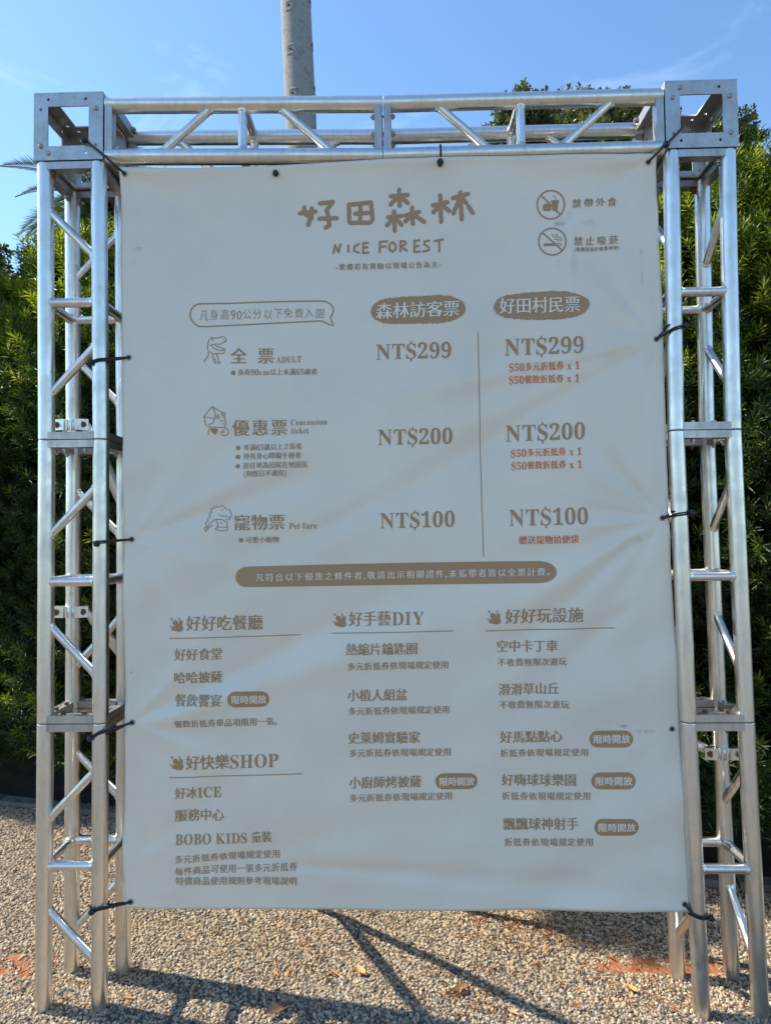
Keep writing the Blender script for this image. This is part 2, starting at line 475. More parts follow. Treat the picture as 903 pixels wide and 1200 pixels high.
# ------------------------------------------------------------------ truss frame
W = 0.2536; R = 0.0278
LV = {  # level: (centre x, z)
    'L': [(-1.1213, 0.0), (-1.1210, 0.991), (-1.1232, 1.998), (-1.1350, 3.0125)],
    'R': [(1.1600, -0.010), (1.1395, 0.986), (1.1240, 1.9995), (1.1320, 3.0005)],
}
frame = empty('truss_frame', (0, 0.12, 0), 'silver aluminium box truss gate holding up the printed banner', 'truss')

def tower_pt(side, cx, cy, lv):
    """corner chord axis; cx, cy 0/1 pick the corner, lv 0..3 is the height in sections"""
    a = LV[side]; i = min(int(lv), 2); t = lv-i
    x = a[i][0]*(1-t)+a[i+1][0]*t; z = a[i][1]*(1-t)+a[i+1][1]*t
    h = W/2-R
    return Vector((x+(h if cx else -h), W/2+(h if cy else -h), z))

def brace(p, q, r=0.0148, rung=False):
    p = Vector(p); q = Vector(q); d = (q-p).normalized(); L = (q-p).length
    o = R*0.92
    m = MB()
    m.tube([p+d*(o*0.8), p+d*(o+0.003), p+d*(o+0.006), p+d*(o+0.009), q-d*(o+0.009), q-d*(o+0.006), q-d*(o+0.003), q-d*(o*0.8)],
           [r*1.22, r*1.2, r, r, r, r, r*1.2, r*1.22], 18)
    m.build('rung_tube' if rung else 'diagonal_tube', M_TUBE, frame)

def ring(corners, up):
    """flat bars that close the end of a section, corners in order round the square"""
    for k in range(4):
        p, q = corners[k], corners[(k+1) % 4]
        d = (q-p).normalized()
        m = MB()
        c = sum(corners, Vector())/4; mid = (p+q)/2
        outw = (mid-c).normalized()
        off = outw*(R-0.004-0.019)
        m.bar(p+d*(R*0.55)+off, q-d*(R*0.55)+off, 0.038, 0.026, up)
        m.build('end_bar', M_PLATE, frame)

F4 = [(0,0),(1,0),(1,1),(0,1)]
DIAG = {   # (side, section index from the bottom): {face: first chord is A}
  ('L',2): {'front': 0, 'rear': 1}, ('L',1): {'front': 1, 'rear': 0}, ('L',0): {'front': 1, 'rear': 0},
  ('R',2): {'outer': 0, 'inner': 1}, ('R',1): {'outer': 0, 'inner': 1}, ('R',0): {'outer': 0, 'inner': 1},
}
FACES = {'front': ((0,0),(1,0)), 'rear': ((0,1),(1,1)), 'outer': ((1,0),(1,1)), 'inner': ((0,0),(0,1))}
for side in 'LR':
    for s in range(3):
        for c in F4:
            p = tower_pt(side, *c, s); q = tower_pt(side, *c, s+1)
            d = (q-p).normalized()
            m = MB(); e0 = 0.0015 if s else -0.03
            m.tube([p+d*e0, p+d*(e0+0.0015), p+d*(e0+0.004), q-d*0.0055, q-d*0.003, q-d*0.0015], [R-0.001, R, R, R, R, R-0.001], 32)
            m.build('chord_tube', M_TUBE, frame)
        if s > 0: ring([tower_pt(side, *c, s+0.0145) for c in F4], (0,0,1))
        ring([tower_pt(side, *c, s+1-0.0145) for c in F4], (0,0,1))
        for a, b in ((0,1),(1,2),(2,3),(3,0)):
            brace(tower_pt(side, *F4[a], s+0.495), tower_pt(side, *F4[b], s+0.495), 0.0168, True)
        for face, A in DIAG[(side, s)].items():
            ca, cb = FACES[face]
            if A: ca, cb = cb, ca
            brace(tower_pt(side, *ca, s+1-0.155), tower_pt(side, *cb, s+1-0.355))
            brace(tower_pt(side, *cb, s+1-0.645), tower_pt(side, *ca, s+1-0.85))
        # bolts through the joints
        if s < 2:
            for k in range(4):
                p = tower_pt(side, *F4[k], s+1); q = tower_pt(side, *F4[(k+1) % 4], s+1)
                for t in (0.3, 0.7):
                    c = p.lerp(q, t); c += (Vector((LV[side][s+1][0], W/2, c.z))-c)*0.06
                    m = MB(); m.tube([c+Vector((0,0,-0.044)), c+Vector((0,0,0.038))], 0.0045, 8)
                    m.tube([c+Vector((0,0,0.029)), c+Vector((0,0,0.037))], 0.009, 6)
                    m.tube([c+Vector((0,0,-0.037)), c+Vector((0,0,-0.029))], 0.009, 6)
                    m.build('joint_bolt', M_RUST if (k+s) % 3 == 0 else M_BOLT, frame)

# corner blocks: plates with bolt holes welded into a hollow cube
def plate_mesh(w, h, band, th, holes):
    cu = bpy.data.curves.new('plate', 'CURVE'); cu.dimensions = '2D'; cu.fill_mode = 'BOTH'; cu.extrude = th/2
    def poly(pts):
        sp = cu.splines.new('POLY'); sp.points.add(len(pts)-1); sp.use_cyclic_u = True
        for i, (x, y) in enumerate(pts): sp.points[i].co = (x, y, 0, 1)
    poly([(-w/2,-h/2),(w/2,-h/2),(w/2,h/2),(-w/2,h/2)])
    a, b = w/2-band, h/2-band
    poly([(-a,-b),(a,-b),(a,b),(-a,b)])
    for hx, hy, hr in holes:
        poly([(hx+hr*math.cos(2*math.pi*k/14), hy+hr*math.sin(2*math.pi*k/14)) for k in range(14)])
    ob = bpy.data.objects.new('plate', cu); COL.objects.link(ob)
    dg = bpy.context.evaluated_depsgraph_get()
    me = bpy.data.meshes.new_from_object(ob.evaluated_get(dg))
    bpy.data.objects.remove(ob); bpy.data.curves.remove(cu)
    return me
def corner_block(cx, z0, z1, side):
    h = z1-z0-0.003; band = 0.052; th = 0.005
    hl = []
    for t in (-0.29, 0.25):
        for s in (-1, 1):
            hl += [(t*W, s*(h/2-band/2), 0.0055), (s*(W/2-band/2), t*h, 0.0055)]
    me = plate_mesh(W, h, band, th, hl); me.materials.append(M_PLATE)
    ins = plate_mesh(W-2*th-0.0006, h-0.0006, band, th, hl); ins.materials.append(M_PLATE)
    top = plate_mesh(W-2*th-0.0006, W-2*th-0.0006, band, th, hl); top.materials.append(M_PLATE)
    c = Vector((cx, W/2, (z0+z1)/2+0.0005))
    def put(me, loc, rot):
        o = bpy.data.objects.new('corner_plate', me); COL.objects.link(o); o.parent = frame
        o.location = c+Vector(loc)-frame.location; o.rotation_euler = rot
    q = math.pi/2
    put(me, (0, -W/2+th/2, 0), (q, 0, 0)); put(me, (0, W/2-th/2, 0), (q, 0, 0))
    put(ins, (-W/2+th/2, 0, 0), (q, 0, q)); put(ins, (W/2-th/2, 0, 0), (q, 0, q))
    put(top, (0, 0, -h/2+th/2+0.0008), (0, 0, 0)); put(top, (0, 0, h/2-th/2-0.0008), (0, 0, 0))
    for i, (t, e) in enumerate(((-0.29,1),(0.25,1),(-0.29,-1),(0.25,-1))):
        if (i+(side == 'R')) % 3 == 0: continue
        for px_, pz_ in ((t*W, e*(h/2-band/2)), (e*(W/2-band/2), t*h)):
            if (i % 2) and px_ == t*W: continue
            m = MB(); p0 = c+Vector((px_, -W/2, pz_)); m.tube([p0+Vector((0,0.012,0)), p0-Vector((0,0.0035,0)), p0-Vector((0,0.005,0))], [0.0085, 0.0085, 0.006], 12)
            m.build('corner_rivet', M_BOLT, frame)
    # bolts joining block to tower below and to the beam
    for k, (dx, dy) in enumerate(((-0.07,-0.098),(0.065,-0.098),(-0.07,0.098),(0.065,0.098),(-0.098,-0.065),(-0.098,0.06))):
        b = Vector((cx+dx, W/2+dy, z0))
        m = MB(); m.tube([b+Vector((0,0,-0.05)), b+Vector((0,0,0.024))], 0.0055, 8)
        m.tube([b+Vector((0,0,0.007)), b+Vector((0,0,0.017))], 0.0105, 6)
        m.tube([b+Vector((0,0,-0.042)), b+Vector((0,0,-0.031))], 0.0105, 6)
        m.build('corner_bolt', M_RUST if k in (0, 3, 4) else M_BOLT, frame)
    sx = 1 if side == 'L' else -1
    for dz in (-0.098, 0.098):
        for dy in (-0.06, 0.06):
            b = Vector((cx+sx*W/2, W/2+dy, c.z+dz))
            m = MB(); m.tube([b-Vector((sx*0.03,0,0)), b+Vector((sx*0.045,0,0))], 0.005, 8)
            m.tube([b+Vector((sx*0.031,0,0)), b+Vector((sx*0.041,0,0))], 0.0105, 6)
            m.tube([b-Vector((sx*0.018,0,0)), b-Vector((sx*0.008,0,0))], 0.0105, 6)
            m.build('corner_bolt', M_BOLT, frame)
corner_block(-1.136, 3.0125, 3.2660, 'L')
corner_block(1.1325, 3.0005, 3.2475, 'R')

# beam: two sections bolted end to end
BX = [-1.0085, 0.0035, 1.0055]; BZ = [(3.009,3.2575), (2.9855,3.2345), (2.988,3.2345)]
def beam_pt(cy, top, u):
    i = 0 if u < 1 else 1; t = u-i
    x = BX[i]*(1-t)+BX[i+1]*t
    z = BZ[i][top]*(1-t)+BZ[i+1][top]*t
    h = W/2-R
    return Vector((x, W/2+(h if cy else -h), z+(-R if top else R)))
B4 = [(0,0),(0,1),(1,1),(1,0)]
for s in range(2):
    for c in B4:
        p = beam_pt(*c, s+0.001); q = beam_pt(*c, s+0.999)
        d = (q-p).normalized()
        m = MB(); m.tube([p+d*0.001, p+d*0.0025, p+d*0.005, q-d*0.005, q-d*0.0025, q-d*0.001], [R-0.001, R, R, R, R, R-0.001], 32)
        m.build('chord_tube', M_TUBE, frame)
    ring([beam_pt(*c, s+0.0165) for c in B4], (1,0,0))
    ring([beam_pt(*c, s+0.9835) for c in B4], (1,0,0))
    for a, b in ((0,1),(1,2),(2,3),(3,0)):
        brace(beam_pt(*B4[a], s+0.495), beam_pt(*B4[b], s+0.495), 0.0160, True)
    for cy in (0, 1):
        A = (s+cy) % 2
        brace(beam_pt(cy, A, s+0.185), beam_pt(cy, 1-A, s+0.395))
        brace(beam_pt(cy, 1-A, s+0.62), beam_pt(cy, A, s+0.835))
for dz in (0.06, 0.125, 0.19):
    for y in (R+0.01, W-R-0.01):
        m = MB(); z = 2.9855+dz
        m.tube([(BX[1]-0.045, y+0.014, z), (BX[1]+0.045, y+0.014, z)], 0.005, 8)
        m.tube([(BX[1]-0.040, y+0.014, z), (BX[1]-0.031, y+0.014, z)], 0.010, 6)
        m.tube([(BX[1]+0.031, y+0.014, z), (BX[1]+0.040, y+0.014, z)], 0.010, 6)
        m.build('joint_bolt', M_BOLT, frame)

# back stays: clamps round the rear chords and pipes that run down to the ground
FOOT = Vector((-0.425, 0.73, 0.0))
def clamp(c, ax, toward):
    """pipe clamp round a vertical chord at c with its swivel arm going to toward"""
    m = MB(); h = 0.043
    m.tube([c+Vector((0,0,-h/2)), c+Vector((0,0,-h/2+0.003)), c+Vector((0,0,h/2-0.003)), c+Vector((0,0,h/2))], [R+0.0055, R+0.0075, R+0.0075, R+0.0055], 14)
    for k in range(3):
        a = c + Vector((math.cos(-0.9-0.5*k), math.sin(-0.9-0.5*k), 0))*(R+0.0075)
        m.bar(a+Vector((0,0,-h/2)), a+Vector((0,0,h/2)), 0.006, 0.005, (0,1,0))
    m.bar(c+Vector((-0.068*ax,-0.012,0)), c+Vector((-0.02*ax,-0.02,0)), 0.03, h, (0,0,1))
    m.bar(c+Vector((0.02*ax,-0.02,0)), c+Vector((0.062*ax,-0.004,0)), 0.036, h, (0,0,1))
    o = m.build('pipe_clamp', M_TUBE, frame)
    b = MB(); e = c+Vector((-0.056*ax,-0.012,0))
    b.tube([e+Vector((0,-0.034,0)), e+Vector((0,0.03,0))], 0.0065, 8); b.tube([e+Vector((0,-0.026,0)), e+Vector((0,-0.016,0))], 0.013, 6)
    e2 = c+Vector((0.05*ax,0.0,0)); b.tube([e2+Vector((0,-0.032,0)), e2+Vector((0,0.03,0))], 0.0065, 8); b.tube([e2+Vector((0,-0.03,0)), e2+Vector((0,-0.02,0))], 0.013, 6)
    b.build('clamp_bolt', M_RUST, o)
for z in (2.085, 1.362):
    p = tower_pt('L', 0, 1, z/1.0)
    p.z = z
    clamp(p, 1, FOOT)
    st = p+Vector((0.062, 0.0, -0.012))
    m = MB(); ft = FOOT+Vector((0, 0, -0.02)) if z > 2 else Vector((-0.568, 0.638, 0.38))
    dr = (ft-st).normalized()
    m.tube([st-dr*0.02, st+dr*0.03, st+dr*0.06, ft], [0.010, 0.020, 0.0215, 0.0215], 20); m.build('back_stay', M_TUBE, frame)
pr = tower_pt('R', 1, 1, 0.83)
clamp(pr, -1, FOOT)
m = MB(); st = pr+Vector((-0.055, 0.01, 0.008))
m.tube([st, st+Vector((-0.06, 0.012, 0.028)), st+Vector((-0.16, 0.05, 0.030)), Vector((0.25, 0.66, -0.02))], [0.019,0.0215,0.0215,0.0215], 20)
m.build('back_stay', M_TUBE, frame)

# ------------------------------------------------------------------ banner
# The print is laid out in image pixel coordinates; IMG maps them onto the sheet (x, z) of the cloth.
IMG = None
BY = 0.030
# image corner (pixels) -> cloth position (metres), unprojected through the fitted camera
IMG_CORNERS = [(142,199),(766,184),(811,1068),(147,1063)]
CLOTH_CORNERS = [(-0.9544, 2.9888), (0.9736, 2.9875), (1.0393, 0.3373), (-0.9319, 0.3463)]
def homography(src, dst):
    A = []
    for (x, y), (u, v) in zip(src, dst):
        A.append([x,y,1,0,0,0,-u*x,-u*y,-u]); A.append([0,0,0,x,y,1,-v*x,-v*y,-v])
    return np.linalg.svd(np.array(A, float))[2][-1].reshape(3, 3)
HM = homography(IMG_CORNERS, CLOTH_CORNERS)
def img_xz(px, py):
    px = np.asarray(px, float); py = np.asarray(py, float)
    w = HM[2,0]*px+HM[2,1]*py+HM[2,2]
    return (HM[0,0]*px+HM[0,1]*py+HM[0,2])/w, (HM[1,0]*px+HM[1,1]*py+HM[1,2])/w
PX_SIZE = 0.00318        # metres per image pixel, roughly

EYES = [(148,206),(324,206),(515,197),(757,193),(769,397),(776,607),(788,855),(802,1060),(154,1056),(156,846),(155,632),(151,419)]
RADIAL = [(3,0.0072,0.55,9,0.4),(4,0.0078,0.60,11,1.1),(5,0.0080,0.60,10,2.0),(6,0.0030,0.4,8,0.3),(7,0.0040,0.35,7,0.9),
          (8,0.0065,0.45,8,0.2),(9,0.0085,0.60,9,1.5),(10,0.0060,0.55,9,0.6),(11,0.0040,0.40,8,2.6),(0,0.0055,0.50,8,1.9),(2,0.0030,0.25,7,0.0)]
RIDGES = [ # x0,y0,x1,y1 in image pixels, width m, height m
  (150,850,460,700,0.035,0.0050),(150,858,640,690,0.05,-0.0050),(776,607,560,790,0.040,0.0045),(776,607,600,720,0.030,-0.0045),
  (769,397,480,570,0.040,0.0045),(769,397,420,470,0.035,-0.0035),(155,632,420,540,0.04,0.0045),(150,206,380,350,0.045,0.0040),
  (757,193,560,300,0.03,0.0035),(300,1010,800,1050,0.03,0.0040),(200,1030,560,930,0.05,0.0040),(340,640,620,500,0.045,0.0035),
  (750,700,600,830,0.04,0.0030),(160,1000,300,900,0.05,0.0045)]
def cloth_y(x, z):
    x = np.asarray(x, float); z = np.asarray(z, float)
    y = np.full(x.shape, BY)
    y = y + 0.006*np.sin(x*2.1+0.4)*np.sin(z*1.3+0.2) + 0.0016*np.sin(x*7+z*4.1)*np.sin(z*5.5-x*2.3+1)
    q = x*0.50-z*0.87                                           # broad slanting folds across the middle and foot
    amp = np.clip((2.35-z)/0.6, 0, 1)*(0.55+0.45*np.sin(x*2.2-z*1.9+0.7))
    y = y + amp*(0.0050*np.sin(q*15.5+1.2*np.sin(x*2.4+z)+0.6)+0.0022*np.sin(q*31+1.7*np.sin(x*3.1)+2.0))
    for k, a, R0, n, ph in RADIAL:
        ex, ez = img_xz(*EYES[k]); dx = x-ex; dz = z-ez
        r = np.sqrt(dx*dx+dz*dz)+1e-6; th = np.arctan2(dz, dx)
        w = np.cos(n*th+ph)+0.5*np.cos((n*1.7)*th+ph*2.3)
        y = y + a*w*(r/(r+0.12))*np.exp(-r/R0)*0.66
    for x0, y0, x1, y1, wd, h in RIDGES:
        ax, az = img_xz(x0, y0); bx, bz = img_xz(x1, y1)
        L = math.hypot(bx-ax, bz-az); ux, uz = (bx-ax)/L, (bz-az)/L
        s = ((x-ax)*ux+(z-az)*uz)/L; d = (x-ax)*-uz+(z-az)*ux
        wl = wd*(0.45+1.5*np.clip(s, 0, 1))
        e = np.exp(-(d/wl)**2)*np.clip(s*6, 0, 1)*np.clip((1.15-s)*2.2, 0, 1)*(s > 0)
        y = y + 2.1*h*e
    top = img_xz(450, 196)[1]
    y = y - 0.024*np.exp(-np.clip(top+0.01-z, 0, 9)/0.065)       # top hem pulled towards the beam
    bot = img_xz(450, 1066)[1]
    y = y - 0.006*np.exp(-np.clip(z-bot, 0, 9)/0.04)
    return y

EDGE = {
 'L': [(142,199),(141.5,300),(143,380),(144.5,500),(145.5,640),(146,700),(147.6,850),(147.5,900),(146,958),(143.5,995),(146,1025),(147,1063)],
 'R': [(766,184),(771,270),(776.5,370),(778,435),(781,540),(784,600),(786,657),(789,700),(793,760),(796,820),(799,890),(803,950),(808,1015),(811,1068)],
 'T': [(142,199),(220,200),(300,198),(324,197.2),(370,195),(447,190.8),(515,189.5),(603,187.5),(680,186),(766,184)],
 'B': [(147,1063),(260,1064.5),(375,1065),(460,1067.5),(560,1066.5),(650,1067),(740,1069.5),(811,1068)],
}
def interp_edge(pts, t, axis):
    a = np.array(pts, float); key = a[:, axis]; u = (key-key[0])/(key[-1]-key[0])
    return np.interp(t, u, a[:, 0]), np.interp(t, u, a[:, 1])

banner = empty('ticket_banner', (-0.0, BY, 0.3), 'large off white vinyl price banner with brown Chinese lettering hung inside the truss gate', 'banner')
def sheet_xz(u, v):
    tx, ty = interp_edge(EDGE['T'], u, 0); bx, by = interp_edge(EDGE['B'], u, 0)
    lx, ly = interp_edge(EDGE['L'], v, 1); rx, ry = interp_edge(EDGE['R'], v, 1)
    c00, c10, c01, c11 = [np.array(EDGE[k][i], float) for k, i in (('T',0),('T',-1),('B',0),('B',-1))]
    X = (1-v)*tx+v*bx+(1-u)*lx+u*rx-((1-u)*(1-v)*c00[0]+u*(1-v)*c10[0]+(1-u)*v*c01[0]+u*v*c11[0])
    Y = (1-v)*ty+v*by+(1-u)*ly+u*ry-((1-u)*(1-v)*c00[1]+u*(1-v)*c10[1]+(1-u)*v*c01[1]+u*v*c11[1])
    return img_xz(X, Y)
STAINS = []
for px, py, ax, az, dk in [(655,262,9,4,0.9),(662,252,11,9,0.35),(672,300,5,40,0.25),(690,262,9,5,0.5),(653.5,310,1.6,7,1.0),(752,318,1.6,16,0.9),(751,300,3,10,0.4),
                           (757,858,14,3,0.8),(731,852,8,2.5,0.7),(162,291,6,3,0.8),(160,310,8,8,0.3),(745,633,12,5,0.5),(760,628,5,4,0.6),(154,788,3,2,0.9)]:
    sx_, sz_ = img_xz(px, py); STAINS.append((float(sx_), float(sz_-0.3), ax*PX_SIZE, az*PX_SIZE, dk))
M_BANNER = banner_material()
def build_banner():
    nu, nv = 190, 260
    u, v = np.meshgrid(np.linspace(0, 1, nu), np.linspace(0, 1, nv))
    x, z = sheet_xz(u, v); y = cloth_y(x, z)
    V1 = np.stack([x, y, z], -1).reshape(-1, 3); V2 = V1+np.array([0, 0.0012, 0])
    i, j = np.meshgrid(np.arange(nu-1), np.arange(nv-1)); a = (j*nu+i).ravel(); n = nu*nv
    F = [np.stack([a, a+nu, a+nu+1, a+1], 1), np.stack([a, a+1, a+nu+1, a+nu], 1)+n]
    e = np.concatenate([np.stack([np.arange(nu-1), np.arange(1, nu)], 1), np.stack([np.arange(n-nu+1, n), np.arange(n-nu, n-1)], 1),
                        np.stack([np.arange(nu-1, n-1, nu)*1, np.arange(nu-1, n-1, nu)+nu], 1), np.stack([np.arange(nu, n, nu), np.arange(0, n-nu, nu)], 1)])
    F.append(np.stack([e[:,0], e[:,1], e[:,1]+n, e[:,0]+n], 1))
    me = np_mesh('cloth', np.concatenate([V1, V2]), np.concatenate(F), 4, True)
    o = link('cloth', me, banner, M_BANNER)
    # object coordinates of the cloth are shifted by the parent: keep texture space in world metres
    me.transform(Matrix.Translation(-banner.location)); o.location = (0, 0, 0)
build_banner()

LAYER = [0]
def on_cloth(P, lift=0.0011):
    """image pixel points (n,2) -> points on the face of the cloth"""
    P = np.asarray(P, float)
    x, z = img_xz(P[:, 0], P[:, 1])
    return np.stack([x, cloth_y(x, z)-lift, z], 1)

class Ink:
    """flat print: triangles and quads in image pixels laid on the cloth"""
    def __init__(s): s.P = []; s.L = []; s.F = []; s.k = 0
    def add(s, pts, faces, lift=None):
        b = len(s.P)
        if lift is None: lift = 0.0011+0.00002*(s.k % 12)
        s.k += 1
        s.P += [tuple(p) for p in pts]; s.L += [lift]*len(pts)
        s.F += [[b+i for i in f] for f in faces]
    def stroke(s, pts, w, dense=3.0, lift=None, caps=True):
        pts = [np.array(p, float) for p in pts]; out = [pts[0]]
        for a, b in zip(pts[:-1], pts[1:]):
            n = max(1, int(np.linalg.norm(b-a)/dense))
            out += [a+(b-a)*(k+1)/n for k in range(n)]
        out = np.array(out); d = np.gradient(out, axis=0); d /= np.linalg.norm(d, axis=1, keepdims=True)+1e-9
        nrm = np.stack([-d[:, 1], d[:, 0]], 1); n = len(out)
        q = np.concatenate([out+nrm*w/2, out-nrm*w/2])
        s.add(q, [(i, i+1, i+1+n, i+n) for i in range(n-1)], lift)
        if caps:
            for c in (out[0], out[-1]): s.disc(c, w/2, 8)
            for c in pts[1:-1]: s.disc(c, w/2, 8)
    def disc(s, c, r, n=14, ry=None, rot=0):
        ry = r if ry is None else ry; cr, sr = math.cos(rot), math.sin(rot)
        pts = []
        for k in range(n):
            a, b = r*math.cos(2*math.pi*k/n), ry*math.sin(2*math.pi*k/n)
            pts.append((c[0]+a*cr-b*sr, c[1]+a*sr+b*cr))
        s.add([c]+pts, [(0, 1+k, 1+(k+1) % n) for k in range(n)])
    def ringline(s, c, r, w, n=40):
        a = [(c[0]+(r+w/2)*math.cos(2*math.pi*k/n), c[1]+(r+w/2)*math.sin(2*math.pi*k/n)) for k in range(n)]
        b = [(c[0]+(r-w/2)*math.cos(2*math.pi*k/n), c[1]+(r-w/2)*math.sin(2*math.pi*k/n)) for k in range(n)]
        s.add(a+b, [(k, (k+1) % n, n+(k+1) % n, n+k) for k in range(n)])
    def strip(s, cols, nv=6, lift=0.0009):
        """cols: list of (x, ytop, ybottom); a filled shape cut into slices"""
        pts = []; n = len(cols)
        for j in range(nv+1):
            for x, a, b in cols: pts.append((x, a+(b-a)*j/nv))
        s.add(pts, [(j*n+i, j*n+i+1, (j+1)*n+i+1, (j+1)*n+i) for j in range(nv) for i in range(n-1)], lift)
    def build(s, name, mt, label=None):
        P = np.array(s.P); x, z = img_xz(P[:, 0], P[:, 1])
        V = np.stack([x, cloth_y(x, z)-np.array(s.L), z], 1)
        me = bpy.data.meshes.new(name); me.from_pydata(V.tolist(), [], s.F); me.update()
        o = link(name, me, banner, mt)
        if label: o['label'] = label
        return o

# glyph outlines from the fonts built into Blender (CJK and a bold serif alphabet)
GC = {}
def glyph(ch, off, bold_serif=True):
    key = (ch, off, bold_serif)
    if key in GC: return GC[key]
    body = ch
    if bold_serif:
        o = ord(ch)
        if 65 <= o <= 90: body = chr(0x1D400+o-65)
        elif 97 <= o <= 122: body = chr(0x1D41A+o-97)
        elif 48 <= o <= 57: body = chr(0x1D7CE+o-48)
        elif ch == '$': body = chr(0x1D400+18)
    cu = bpy.data.curves.new('g', 'FONT'); cu.body = body; cu.size = 1; cu.offset = off; cu.resolution_u = 4
    ob = bpy.data.objects.new('g', cu); COL.objects.link(ob)
    dg = bpy.context.evaluated_depsgraph_get(); dg.update()
    me = bpy.data.meshes.new_from_object(ob.evaluated_get(dg))
    V = np.array([v.co[:2] for v in me.vertices]) if len(me.vertices) else np.zeros((0, 2))
    F = [tuple(p.vertices) for p in me.polygons]
    bpy.data.objects.remove(ob); bpy.data.curves.remove(cu); bpy.data.meshes.remove(me)
    if ch == '$' and bold_serif and len(V):
        x0, x1 = V[:, 0].min(), V[:, 0].max(); y0, y1 = V[:, 1].min(), V[:, 1].max(); cx = (x0+x1)/2; b = len(V)
        h = y1-y0
        for s0, s1 in ((y0-0.16*h, y0+0.06*h), (y1-0.06*h, y1+0.13*h)):
            V = np.concatenate([V, [[cx-0.035, s0], [cx+0.035, s0], [cx+0.035, s1], [cx-0.035, s1]]])
            F.append((b, b+1, b+2, b+3)); b += 4
    GC[key] = (V, F)
    return GC[key]
def is_cjk(c): return ord(c) > 0x2E80
CAP = None
def text(s, x0, x1, yl, yr, h, mt, style='serif', name='printed_text', label=None, squash=1.0):
    """a line of print: glyph height h, spread from x0 to x1, foot of the glyphs at yl..yr"""
    cells = []
    for ch in s:
        if ch == ' ': cells.append((ch, None, 0.30 if style != 'wide' else 0.5)); continue
        cj = is_cjk(ch)
        off = {'serif': -0.005 if cj else 0.0, 'light': -0.006 if cj else -0.001, 'hand': -0.010, 'sans': 0.008}[style]
        V, F = glyph(ch, off, style in ('serif', 'light') and not cj and ch.isascii())
        if cj: adv = 1.0
        else: adv = (V[:, 0].max()-V[:, 0].min()+0.09) if len(V) else 0.3
        cells.append((ch, (V, F), adv))
    ksc = h/0.90                         # image pixels per em of a CJK glyph
    hasc = any(is_cjk(c) for c in s)
    capref = glyph('H', 0, True)[0]; caph = capref[:, 1].max()
    def sc(ch): return ksc if is_cjk(ch) else ((h*0.90/caph) if hasc else h/caph)
    wid = [a*sc(c) for c, g, a in cells]
    first, lastc = cells[0], cells[-1]
    extra = (x1-x0)-sum(wid)
    cjw = 0.07*ksc if is_cjk(s[0]) else 0
    gap = (extra+cjw*2)/max(1, len(cells)-1)
    cond = 1.0
    if gap < 0:
        cond = (x1-x0+cjw*2)/sum(wid); gap = 0.0; wid = [w*cond for w in wid]
    ink = Ink(); x = x0-cjw
    for (ch, g, a), w in zip(cells, wid):
        if g is not None and len(g[0]):
            V, F = g; k = sc(ch)
            if is_cjk(ch):
                # centre the glyph in its cell; Noto CJK sits from about -0.08 to 0.80 em
                gx = V[:, 0]*k; cy = 0.075 
                gy = (V[:, 1]+cy)*k
                if ch in '，。、': gx = gx*0.9
            else:
                gx = (V[:, 0]-V[:, 0].min()+0.045)*k; gy = V[:, 1]*k
                if ch in '(),-' : gy = (V[:, 1]+0.04)*k
            if style == 'hand':
                r = math.radians(random.uniform(-5, 5)); sy = random.uniform(0.92, 1.06)
                gx, gy = gx*math.cos(r)*0.92-gy*math.sin(r), gx*math.sin(r)+gy*math.cos(r)*sy
            if is_cjk(ch) and style == 'serif': st = (-0.026, 0.0, 0.026)
            elif is_cjk(ch) and style == 'light': st = (-0.021, 0.0, 0.021)
            elif style == 'sans': st = (-0.018, 0.018)
            else: st = (0.0,)
            for q, dx in enumerate(st):
                X = x+(gx+dx*k)*cond; t = (X-x0)/max(1e-6, x1-x0); base = yl+(yr-yl)*t
                ink.add(np.stack([X, base-gy*squash], 1), F, (0.0013 if mt is not M_WHITE else 0.0019)+0.00015*q)
        x += w+gap
    return ink.build(name, mt, label)

I, RD, WH = M_INK, M_RED, M_WHITE
# --- logo, drawn with a thick brush
def tr(pts, s, ox, oy): return [(ox+x/s, oy+y/s) for x, y in pts]
LOGO = [[(62,160),(62,188),(95,208)],[(95,165),(92,200),(78,238)],[(42,187),(112,180)],
 [(130,145),(188,138),(160,172)],[(160,172),(168,200),(172,240),(155,250)],[(128,210),(205,208)],
 [(258,152),(260,225)],[(258,150),(355,140),(362,215),(350,228),(262,228)],[(308,150),(308,225)],[(285,188),(345,185)],
 [(443,115),(518,110)],[(480,88),(482,156)],[(475,118),(442,150)],[(488,118),(518,145)],
 [(430,205),(488,200)],[(458,180),(460,264)],[(452,210),(426,240)],[(465,210),(490,238)],
 [(505,198),(568,182)],[(537,163),(540,234)],[(532,198),(507,223)],[(545,195),(560,205)],[(568,210),(590,226)],
 [(628,155),(692,142)],[(660,114),(664,226)],[(655,158),(630,185)],[(670,155),(700,180)],
 [(715,125),(782,108)],[(748,100),(755,216)],[(745,128),(718,190)],[(758,125),(775,145)],[(785,160),(804,188)]]
def wobble(pts, a):
    out = []
    for (x, y), (u, v) in zip(pts[:-1], pts[1:]):
        n = max(2, int(math.hypot(u-x, v-y)/1.6))
        for k in range(n):
            t = k/n; out.append((x+(u-x)*t+random.uniform(-a, a), y+(v-y)*t+random.uniform(-a, a)))
    out.append(pts[-1]); return out
ink = Ink()
for s in LOGO: ink.stroke(wobble(tr(s, 3.7625, 340, 200), 0.22), 4.9, 2.0)
ink.build('printed_logo', I, 'hand brushed brown park name in four characters')
ink = Ink()
